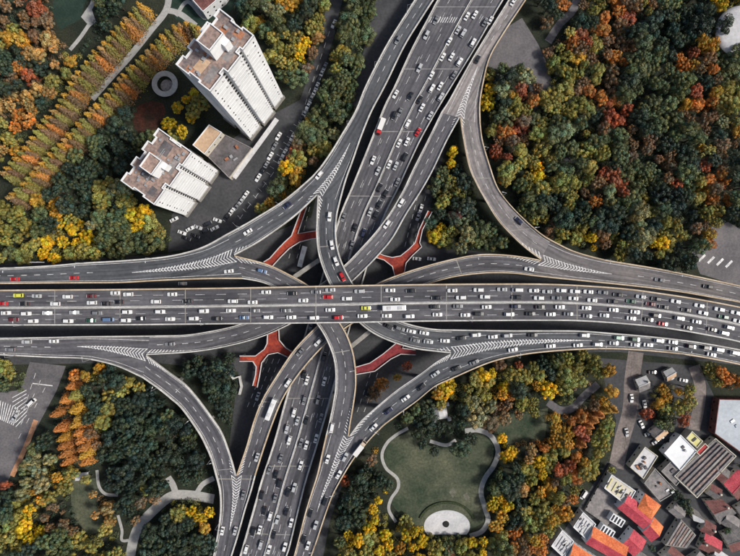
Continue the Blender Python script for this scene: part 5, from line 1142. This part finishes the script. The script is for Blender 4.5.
# ------------------------------------------------------------------ vehicles
def loft(mb, rings):
    n = len(rings[0]); vs = [p for r in rings for p in r]; fs = []
    for i in range(len(rings)-1):
        for k in range(n): fs.append((i*n+k, i*n+(k+1) % n, (i+1)*n+(k+1) % n, (i+1)*n+k))
    fs += [tuple(range(n-1, -1, -1)), tuple(range((len(rings)-1)*n, len(rings)*n))]
    mb.add(vs, fs)
def hull_ring(x, hw, z0, z1, b=0.12):
    return [(x, -hw+b*.3, z0), (x, hw-b*.3, z0), (x, hw, z0+b), (x, hw, z1-b), (x, hw-b, z1), (x, -hw+b, z1), (x, -hw, z1-b), (x, -hw, z0+b)]
def vehicle_parts(L, Wd, H, kind):
    """x forward; returns list of (name, mesh, loc)"""
    parts = []; b = MB(); h = Wd/2
    if kind in ('car', 'suv', 'van'):
        zb = 0.22; zh = {'car': 0.88, 'suv': 1.02, 'van': 1.05}[kind]; hood = {'car': 0.30, 'suv': 0.28, 'van': 0.13}[kind]; tail = {'car': 0.17, 'suv': 0.04, 'van': 0.02}[kind]
        f = L/2
        loft(b, [hull_ring(-f, h*0.86, zb+.1, zh-.10), hull_ring(-f+0.22, h*0.97, zb, zh), hull_ring(-f+L*0.3, h, zb, zh+.02), hull_ring(f-L*hood, h, zb, zh), hull_ring(f-0.35, h*0.95, zb, zh-.14), hull_ring(f, h*0.80, zb+.08, zh-.28)])
        x0, x1 = -f+L*tail, f-L*hood; sl0, sl1 = ({'car': 0.55, 'suv': 0.3, 'van': 0.15}[kind], {'car': 0.75, 'suv': 0.65, 'van': 0.6}[kind]); hr = h*0.78; hz = h*0.95
        loft(b, [[(x0, -hz, zh-.02), (x1, -hz, zh-.02), (x1, hz, zh-.02), (x0, hz, zh-.02)], [(x0+sl0, -hr, H-.06), (x1-sl1, -hr, H-.06), (x1-sl1, hr, H-.06), (x0+sl0, hr, H-.06)],
                 [(x0+sl0+.12, -hr+.1, H), (x1-sl1-.12, -hr+.1, H), (x1-sl1-.12, hr-.1, H), (x0+sl0+.12, hr-.1, H)]])
        parts.append(('body', b.mesh('body', M['carpaint'])))
        def pane(a, c, d, e, nm):
            p = MB(); p.add([a, c, d, e], [(0, 1, 2, 3)]); parts.append((nm, p.mesh(nm, M['glass'])))
        e = 0.03; k = 0.12
        pane((x1+e-.05, -hz*.92, zh+k*.4+e), (x1+e-.05, hz*.92, zh+k*.4+e), (x1-sl1+e*2, hr*.94, H-.06+e), (x1-sl1+e*2, -hr*.94, H-.06+e), 'windscreen')
        pane((x0-e+.05, hz*.9, zh+k*.5+e), (x0-e+.05, -hz*.9, zh+k*.5+e), (x0+sl0-e*2, -hr*.9, H-.08+e), (x0+sl0-e*2, hr*.9, H-.08+e), 'rear_window')
        for sgn in (-1, 1):
            a = [(x0+.15+sl0*.4, sgn*(hz+e-.03), zh+.08), (x1-.15-sl1*.4, sgn*(hz+e-.03), zh+.08), (x1-sl1-.1, sgn*(hr+e+.02), H-.14), (x0+sl0+.1, sgn*(hr+e+.02), H-.14)]
            if sgn > 0: a = a[::-1]
            pane(*a, 'side_window')
        hl = MB(); hl.box((f-0.14, 0, zh-.32), 0.2, Wd*0.76, 0.12); parts.append(('headlights', hl.mesh('headlights', M['lampglass'])))
        tl = MB(); tl.box((-f+0.06, 0, zh-.26), 0.14, Wd*0.82, 0.12); parts.append(('tail_lamps', tl.mesh('tail_lamps', M['redglass'])))
        wx = (L*0.30, -L*0.30)
    else:
        if kind == 'bus':
            f = L/2; loft(b, [hull_ring(-f, h*.95, 0.35, H-.1, .2), hull_ring(-f+.3, h, 0.3, H, .22), hull_ring(f-.4, h, 0.3, H, .22), hull_ring(f, h*.93, 0.35, H-.15, .2)])
            parts.append(('body', b.mesh('body', M['carpaint'])))
            p = MB(); p.add([(f+.03, -h*.85, 1.2), (f+.03, h*.85, 1.2), (f+.02, h*.85, H-.5), (f+.02, -h*.85, H-.5)], [(0, 1, 2, 3)]); parts.append(('windscreen', p.mesh('windscreen', M['glass'])))
            for sgn in (-1, 1):
                p = MB(); p.box((0, sgn*h, 1.3), L*0.86, 0.05, 1.0); parts.append(('side_window', p.mesh('side_window', M['glass'])))
            for xx in (-L*.22, L*.24):
                p = MB(); p.box((xx, 0, H), 2.0, 1.5, 0.22, 0, .9); parts.append(('roof_unit', p.mesh('roof_unit', M['rooflight'])))
        else:   # truck
            f = L/2; loft(b, [hull_ring(f-1.9, h*.93, 0.5, 2.3), hull_ring(f-0.5, h*.93, 0.5, 2.3), hull_ring(f, h*.88, 0.5, 1.5)]); b.box((-0.2, 0, 0.55), L-.6, Wd*.5, 0.3)
            parts.append(('body', b.mesh('body', M['carpaint'])))
            p = MB(); p.box((-1.05, 0, 0.9), L-2.2, Wd, H-0.9); parts.append(('cargo_box', p.mesh('cargo_box', M['carpaint'])))
            p = MB(); p.add([(f+.01, -h*.8, 1.5), (f+.01, h*.8, 1.5), (f-.46, h*.8, 2.25), (f-.46, -h*.8, 2.25)], [(0, 1, 2, 3)]); parts.append(('windscreen', p.mesh('windscreen', M['glass'])))
        wx = (L*0.34, -L*0.30)
    r = 0.33 if kind in ('car', 'suv', 'van') else 0.48
    w = MB(); N = 12; vs = []
    for yy in (-.11, .11): vs += [(r*math.cos(2*math.pi*i/N), yy, r*math.sin(2*math.pi*i/N)) for i in range(N)]
    w.add(vs, [(i, (i+1) % N, N+(i+1) % N, N+i) for i in range(N)]+[tuple(range(N-1, -1, -1)), tuple(range(N, 2*N))]); wme = w.mesh('wheel', M['tyre'])
    for xx in wx:
        for sgn in (-1, 1): parts.append(('wheel', wme, (xx, sgn*(h-.1), r)))
    return parts
VK = {'car': vehicle_parts(4.6, 1.84, 1.46, 'car'), 'suv': vehicle_parts(4.7, 1.9, 1.72, 'suv'), 'van': vehicle_parts(5.1, 1.95, 2.05, 'van'), 'bus': vehicle_parts(11.0, 2.55, 3.1, 'bus'), 'truck': vehicle_parts(8.4, 2.4, 3.0, 'truck')}
VC = {'w': (0.70, 0.70, 0.69), 's': (0.42, 0.43, 0.44), 'x': (0.17, 0.175, 0.185), 'k': (0.016, 0.017, 0.020), 'R': (0.48, 0.018, 0.022), 'm': (0.12, 0.02, 0.025), 'l': (0.62, 0.62, 0.08), 'b': (0.10, 0.17, 0.30), 'n': (0.02, 0.025, 0.06), 'v': (0.03, 0.09, 0.06), 't': (0.55, 0.44, 0.33), 'q': (0.42, 0.58, 0.48)}
VN = {'w': 'white', 's': 'silver', 'x': 'grey', 'k': 'black', 'R': 'red', 'm': 'maroon', 'l': 'lime yellow', 'b': 'blue', 'n': 'navy', 'v': 'dark green', 't': 'tan', 'q': 'pale green'}
TN = {'car': 'car', 'suv': 'car', 'van': 'van', 'bus': 'bus', 'truck': 'truck'}
ON = {'ew': '''18 295.4 l,36.5 296 s,67.3 296.7 w,91 296 m,3 303.5 R,55 303.8 w,91.6 302.7 w,118.5 302 k,5.7 313 w,26 313.6 w,47 313 w,74 312.5 s,97 313 x,33 321 w,14 319.5 m,68 321 w,91 320.5 v,108.6 319.5 b van,117 319 k,128 294.3 w,172 294.3 w,155.7 301.6 w suv,
122.8 301.8 k,187.3 301.3 k,232.7 301.2 w,127 312 w,160 311.7 w,203.8 311 w,230.8 310.6 w,125.7 320.3 w,170 319 w,193.5 318.5 w,141 318.5 k,217 318.6 k,266 292.2 w,292 293.5 k,315.7 292 x,303 300.5 w,327.8 297 R,254.9 310.6 x,285.7 310.6 x,330.3 309.9 w,244.3 317.6 b,268.2 317.2 w suv,
291.3 317.3 w,314 317.8 w suv,338.4 317.6 R,253.5 317.6 k,359.5 291.3 s,346.8 298.6 w,390.3 290.3 w,395 299.4 w,366 308 l,410.8 290.8 k,436.2 298 k,452.4 290.5 w,461 297.6 w,478.6 290 w,394 307.8 w bus,386.8 315.8 w,409.5 316.3 w,437.5 314.6 w,465.4 315 w,362.4 316 w,435 306.6 k,458 306.2 x,
502.2 289.4 s,517.6 290 w van,534 290.6 w,547.2 291.6 s,561.3 290.5 w,575 291.4 w,485 296.8 w,516.8 297.3 k,539 298 w,556.8 298 x,573.5 298.4 w,486.8 307 w,516 306.4 n,540 307 k,560.2 307 w,509.5 314.3 w,530.5 313.8 k,551 314.3 w,478.5 313.8 k,568.6 314 x,588.5 291.8 w,603.3 292.5 x,618.4 294.9 k,641 296.8 s,656.5 299 k,676 301.5 w,
592.4 300.3 w,613.5 301.5 k,631.4 301.3 v,650.8 304 m,664 307 k,586.8 308 w,614 310 w,635.4 312 w,587.6 316 x,604.6 315.4 s,631.6 318.3 w,699.5 305.6 w,719.7 309.5 w,736 312.8 w,703.5 313 w,686.5 310 k,723.8 317 v,738.4 321.2 w,680 318.4 w,697 321.8 s,729.8 327.6 s,724.6 333.2 w,663.3 323.8 R,649 319.7 k,656.5 315.5 k,674 324.8 k,712.5 329.6 k,688 327.6 k''',
 'twu': '14.6 279 R,73.8 277.8 R,262 271 b', 'p1': '228.6 271.3 w,331.8 427.8 w van,327.5 459 w,262 270 b', 'f': '319 175.4 w,247.6 231.9 w,287 205.5 n', 'tnw': '319 176 w,372 120 x,398 40 x',  # the blue car at the left fork stands in for a bluish glare
 'p2': '329.5 216.8 w,331.9 245 w,336 261.3 w,342.4 276.8 R,388.5 326.5 k,389 331 s,400 328.5 x,411.3 331.3 w,424.3 333 w,428.4 341.8 s,445 340.8 w,415 340.5 x', 'e': '405.7 398.3 w,373.6 427.3 w,388.6 411 n,421.6 387 k,435.4 374 s',
 'tsr': '360 447.5 t truck,345 457 s,338.6 474.5 w,324.9 500.9 k,310.3 513 k,315.5 525 s,303.8 539 k,307.8 545.5 w,327.8 459 w',
 'tel': '456.5 368.4 k,474.3 362.4 x,513.2 349.7 w,476 335 w,493 336.8 w,507.6 335.6 s,461.4 338.2 k,532.7 335 k,585 335.3 w,551 346 w,578.2 345.2 w,598 344.4 w suv,614.3 343.2 s,619.5 337.8 q,635.4 339.4 v,635.4 344.8 s,648.6 344.9 w,659.5 340.6 w,653.5 347 w,673.5 342.2 w,684 345.2 n,691.5 346.5 k,673.5 348.6 x,719.7 349.8 w,712 354.6 s,735.5 353 w,727 351.8 k,707 347.8 k',
 'twl': '26.4 341.8 s,53.5 341.2 w,10 349.5 x', 'p4': '318 342.4 w,287.8 383 w,271.4 408.6 w bus,256.8 457.3 s,531.4 269.7 w,300 352 x', 'teu': '708.4 286.8 k,660 280 x', 'g': '519 221 n', 'p3': '401 203 w,386.8 224.5 w,170 344 x', 'tne': '477.6 59.2 k,481.6 52.7 s,513.5 1.6 w', 'tsl': '222.2 530.9 w,235 530.9 s,243 495 x',
 'ns': '''467 16.2 w,475 14.6 w,490.5 20.3 w,458 30 s,449.2 41.3 w,442.7 56.8 w,451.6 56.8 w,459.7 62 w,463.4 33.2 s,467 25 v,431.4 75.4 w,440.3 86 w,432 88.4 w,419.5 68 s,426.5 35 s,420.8 43.8 s,380.8 127 R truck,418 132 R,407.8 123.8 w,399 143.2 w,407 141.6 w,373 160.3 w,389.2 164.3 w,395.7 166 s,377.8 171 s,410.3 96.2 k,405 157 k,421.9 107.6 w,419.5 99.5 k,441 97 s,
376.5 180 w,379.7 187.6 k,385.4 194 k,375.7 215 k,370 211.9 s,391 172.5 k,363.5 233 n,289.2 440.3 w,286.8 429 s,297.3 420.8 s,306.2 445 w,316 438.6 w,300.5 465.4 w,306.2 420 k,306.8 380.5 w,324.2 381.4 w,318 400 x,259.5 530 w,253 531.7 k,270 516.3 w,277.3 519.5 s,291 522.8 w,284.6 547 w,268.8 549.5 w,246 549.5 w,260.5 545 s,275.7 475 k,294 487.5 s,288 492 k,286.2 511.4 k,436 20 x,414 88 x,400 112 x,352 245 x,345 262 k'''}
RD = {'ew': 'horizontal expressway', 'twu': 'left road above the expressway', 'p1': 'ramp curving from upper left to bottom', 'f': 'ramp left of the diagonal road', 'tnw': 'upper left slip road', 'p2': 'ramp curving from top to right', 'e': 'ramp at lower right', 'tsr': 'lower right slip road', 'tel': 'right road below the expressway',
      'twl': 'left road below the expressway', 'p4': 'ramp curving from right to lower left', 'teu': 'right road above the expressway', 'g': 'pale ramp by the wood', 'p3': 'ramp curving from upper right to left', 'tne': 'upper right slip road', 'tsl': 'lower left slip road', 'ns': 'diagonal expressway'}
BYK = {r.key: r for r in ROADS}
FLOW = {'ns': None, 'ew': None, 'tnw': 1, 'f': 1, 'twu': 1, 'p1': 1, 'p2': 1, 'tel': 1, 'e': -1, 'tsr': -1, 'tne': -1, 'p3': 1, 'twl': 1, 'h': 1, 'tsl': 1, 'teu': -1, 'p4': 1, 'g': -1}
def put(kind, colr, loc, rz, pitch=0.0):
    root = link({'car': 'car', 'suv': 'car', 'van': 'van', 'bus': 'bus', 'truck': 'truck'}[kind], None, None, loc); root.rotation_euler = (0, -pitch, rz); c = (*VC[colr], 1)
    for pt in VK[kind]:
        o = link(pt[0], pt[1], root, pt[2] if len(pt) > 2 else None); o.color = c
        if kind == 'truck' and pt[0] == 'cargo_box': o.color = (0.72, 0.70, 0.67, 1)
    return root
recs = []; missing = []
for key, txt in ON.items():
    for it in txt.replace('\n', ',').split(','):
        q = it.split()
        if not q: continue
        px, py = float(q[0]), float(q[1]); kd = q[3] if len(q) > 3 else rt.choice(('car', 'car', 'suv'))
        hit = None; k2 = key
        for kk in [key]+[r.key for r in ROADS]:
            z = BYK[kk].at(BYK[kk].len/2, .5)[2]
            hit = BYK[kk].find(*[float(v) for v in PX(*[a*(HC-z-0.8)/(HC-z) for a in W(px, py, z)[:2]], z)])
            if hit: k2 = kk; break
        if not hit: missing.append((key, px, py)); continue
        recs.append([k2, hit[0], hit[1], q[2], kd, px, py])
# more small dark and pale cars in the free stretches of the two expressways
for key, n_, cols, srange in (('ns', 62, 'kxkwsxkw', (0.09, 0.26, 0.41, 0.60, 0.76, 0.91)), ('ew', 26, 'kxwksw', (0.11, 0.40, 0.62, 0.90))):
    r = BYK[key]
    for k in range(n_):
        m = rt.uniform(20, r.len-20) if key == 'ns' else rt.uniform(20, r.len*0.62); s_ = rt.choice(srange)+rt.uniform(-.012, .012); p = PX(*r.at(m, s_))
        recs.append([key, m, s_, rt.choice(cols), rt.choice(('car', 'car', 'suv')), p[0], p[1]])
# drop duplicates that sit on top of each other
keep = []
for r_ in recs:
    p = BYK[r_[0]].at(r_[1], r_[2])
    if all(q[0] != r_[0] or np.linalg.norm(BYK[q[0]].at(q[1], q[2])-p) > (5.6 if abs(q[2]-r_[2])*BYK[q[0]].width(q[1]) < 2.0 else 2.2) for q in keep): keep.append(r_)
recs = keep
def lane(r_):
    k, m, s_ = r_[0], r_[1], r_[2]
    if k == 'ew': return ('top lane', 'second lane', 'third lane', 'bottom lane')[0 if s_ < .29 else 1 if s_ < .5 else 2 if s_ < .76 else 3]
    if k == 'ns': return ('left' if s_ < .51 else 'right')+' carriageway'+(', upper half' if r_[6] < 300 else ', lower half')
    return ''
bk = {}
for i, r_ in enumerate(recs): bk.setdefault((r_[0], lane(r_)), []).append(i)
for (k, ln), ids in bk.items():
    horiz = k in ('ew', 'twu', 'tel', 'twl', 'teu', 'p2', 'e', 'p4', 'p3')
    ids.sort(key=lambda i: recs[i][5] if horiz else recs[i][6]); nm = {}
    for n_, i in enumerate(ids):
        r = BYK[k]; _, m, s_, c, kd, px, py = recs[i]
        m = min(max(m, 3.0), r.len-3.0)
        a, d = r.at(m-1.5, s_), r.at(m+1.5, s_); t = d-a
        fl = FLOW[k]
        if k == 'ew': fl = -1 if s_ < .505 else 1
        if k == 'ns': fl = 1 if s_ < .51 else -1
        t = t*fl; p = r.at(m, s_, 0.015); rz = math.atan2(t[1], t[0])+rt.uniform(-.025, .025)
        o = put(kd, c, tuple(p), rz, math.atan2(t[2], math.hypot(t[0], t[1])))
        key2 = (c, TN[kd]); nm[key2] = nm.get(key2, 0)+1; tot = sum(1 for j in ids if (recs[j][3], TN[recs[j][4]]) == key2)
        pos = '' if tot == 1 else ', %s such from %s' % (ordn(nm[key2]), 'left' if horiz else 'top')
        o['label'] = '%s %s on the %s%s%s' % (VN[c], TN[kd], RD.get(k, 'lower left curved ramp'), (', '+ln) if ln else '', pos)
        o['category'] = TN[kd]; o['group'] = 'traffic on the elevated roads'
# ground level vehicles: (px, py, direction px, colour, kind, label)
GV = []
for i, (x, y) in enumerate(((314.8, 92.6), (311.5, 98.5), (308.5, 106), (305, 113.8), (301.5, 119.5), (292.7, 137.5), (288.3, 146.3), (284.5, 153.5), (281, 160.5))):
    GV.append((x, y, (-0.55, 1), 'wxwskwxws'[i], 'car', '%s parked car, %s from the top in the row along the hedge' % (VN['wxwskwxws'[i]], ordn(i+1)), 'cars parked along the side street'))
for i, (x, y) in enumerate(((278.7, 136.7), (275, 146.3), (270.5, 156.5), (266.3, 165.7), (262.8, 171.5), (258.4, 178))):
    GV.append((x, y, (-0.62, 1), 'wxwskw'[i], 'car', '%s parked car, %s from the top in the inner parking row' % (VN['wxwskw'[i]], ordn(i+1)), 'cars parked along the side street'))
for i, (x, y) in enumerate(((246, 195), (241.7, 201), (237, 207), (231.8, 212), (227, 217.5))):
    GV.append((x, y, (-0.72, 1), 'wsxwk'[i], 'car', '%s parked car, %s from the top in the lower parking row' % (VN['wsxwk'[i]], ordn(i+1)), 'cars parked along the side street'))
for i, (x, y, c) in enumerate(((174.5, 219.6, 'w'), (182.4, 232.8, 'w'), (190.4, 229, 'w'), (198.3, 227.5, 's'), (215, 228.5, 'w'), (217.8, 220.5, 'w'), (205, 231, 'k'), (196, 236, 'k'), (208, 224, 'k'), (187, 238.5, 'k'))):
    GV.append((x, y, (1, 0.35 if i % 2 else -0.5), c, 'car', '%s car in the yard below the lower tower, %s from left' % (VN[c], ordn(sorted(range(10), key=lambda j: (174.5, 182.4, 190.4, 198.3, 215, 217.8, 205, 196, 208, 187)[j]).index(i)+1)), 'cars in the tower yard'))
for i, (x, y) in enumerate(((333.9, 24.6), (325, 67), (322, 73.5), (319, 80.5), (317, 87))):
    GV.append((x, y, (-0.45, 1), 'wxskw'[i], 'car', '%s car at the upper end of the side street, %s from the top' % (VN['wxskw'[i]], ordn(i+1)), 'cars parked along the side street'))
GV += [(302.8, 256.8, (-0.26, 1), 'w', 'bus', 'long white bus on the ground street beside the red footbridge', None), (421, 208.6, (-.3, 1), 'w', 'car', 'white car on the ground street right of the diagonal road, upper one', None),
       (418, 216.5, (-.3, 1), 's', 'car', 'silver car on the ground street right of the diagonal road, lower one', None), (416.8, 258.9, (1, .1), 'w', 'car', 'white car below the right red footbridge, left one', None), (431.4, 259, (1, .1), 'w', 'car', 'white car below the right red footbridge, right one', None),
       (583, 494, (-.55, .83), 'w', 'van', 'white van on the dark lane left of the grey court', None), (33, 402, (.7, -.7), 'w', 'van', 'white van crossing the left street corner', None), (668.5, 378, (1, -.3), 'w', 'van', 'white van in the yard under the right road', None),
       (662, 436, (.8, -.6), 'w', 'car', 'white car parked left of the white flat roof', None), (655, 441, (.8, -.6), 's', 'car', 'silver car parked by the small brown grey roof', None), (668, 441, (.8, -.6), 'k', 'car', 'black car parked against the white flat roof', None), (15, 418, (.6, -.8), 's', 'car', 'silver car waiting on the zebra crossing street', None),
       (644, 404, (.2, 1), 'w', 'car', 'white car parked in the yard left of the round clump, upper one', None), (643, 413, (.2, 1), 'k', 'car', 'black car parked in the yard left of the round clump', None), (641, 424, (.5, 1), 'w', 'car', 'white car parked in the yard left of the round clump, lower one', None),
       (648, 433, (.9, -.4), 's', 'car', 'silver car at the lane bend above the small pale roof', None), (631, 398, (.05, 1), 'w', 'car', 'white car driving on the brown grey lane, upper one', None), (626, 432, (.2, 1), 's', 'car', 'silver car driving on the brown grey lane', None), (683, 380, (1, .2), 's', 'car', 'silver car in the yard right of the white van', None), (652, 372, (1, 0), 'k', 'car', 'black car in the yard under the right road', None),
       (368, 392, (-.3, 1), 'k', 'car', 'black car on the ground street under the lower right footbridge', None), (258, 396, (-.35, 1), 's', 'car', 'silver car on the ground lanes beside the lower left ramp', None), (183, 283.6, (1, 0), 's', 'car', 'silver car in the dark gap above the horizontal expressway', None)]
for (x, y, d, c, kd, lab, grp) in GV:
    p = W(x, y, 0.06); o = put(kd, c, p, math.atan2(-d[1], d[0])); tag(o, lab, TN[kd], grp)
print('VEHICLES', len(recs), len(GV), 'missing', missing)

# ------------------------------------------------------------------ street lamps on the parapets
pm = MB(); pm.tube((0, 0, 0), (0, 0, 7.5), 0.11, 0.07, 8); LP = pm.mesh('pole', M['metal'])
am = MB(); am.tube((0, 0, 7.4), (1.7, 0, 8.0), 0.06, 0.05, 6); LA = am.mesh('arm', M['metal'])
hm = MB(); hm.box((2.0, 0, 7.95), 0.95, 0.34, 0.16, 0, .8); LH = hm.mesh('lamp_head', M['rooflight'])
cnt = {}
for key, side, fr in (('twu', 0, (.3, .55, .8)), ('f', 0, (.3, .8)), ('tnw', 0, (.2, .45, .7)), ('g', 1, (.2, .5, .8)), ('teu', 0, (.25, .55, .85)), ('e', 1, (.15, .5, .85)), ('tel', 1, (.2, .45, .7)), ('h', 0, (.15, .5, .85)), ('h', 1, (.3,)), ('twl', 1, (.3, .7)), ('tsr', 1, (.35, .7)), ('tsl', 0, (.4, .8)), ('p1', 0, (.7,)), ('p4', 0, (.15, .8)), ('ew', 1, (.08, .3, .62, .85))):
    r = BYK[key]
    for f in fr:
        m = f*r.len; a = r.at(m, float(side)); c = r.at(m, 0.5); d = c-a; W_ = np.linalg.norm(d)*2
        p = r.at(m, (0.3/W_) if side == 0 else 1-0.3/W_, 0.9)
        o = link('street_lamp', None, None, tuple(p), math.atan2(d[1], d[0]))
        for nm_, me in (('pole', LP), ('arm', LA), ('lamp_head', LH)): link(nm_, me, o)
        cnt[(key, side)] = cnt.get((key, side), 0)+1
        tag(o, '%s lamp on the %s' % (ordn(cnt[(key, side)]), ('inner edge of the ' if (key, side) == ('h', 1) else '')+RD.get(key, 'lower left curved ramp')), 'street lamp', 'street lamps on the elevated roads')
# low overhead sign by the left road
p = W(41, 262, 22); root = empty('road_sign', (p[0], p[1], 21.7), 0.0); tag(root, 'small pale sign panel on the parapet of the upper left road', 'sign')
b = MB(); b.box((0, 0, 0), 0.3, 0.3, 3.2); b.build('post', M['metal'], root)
b = MB(); b.box((0, -.2, 2.2), 5.6, 0.25, 2.2); b.build('panel', M['rooflight'], root)
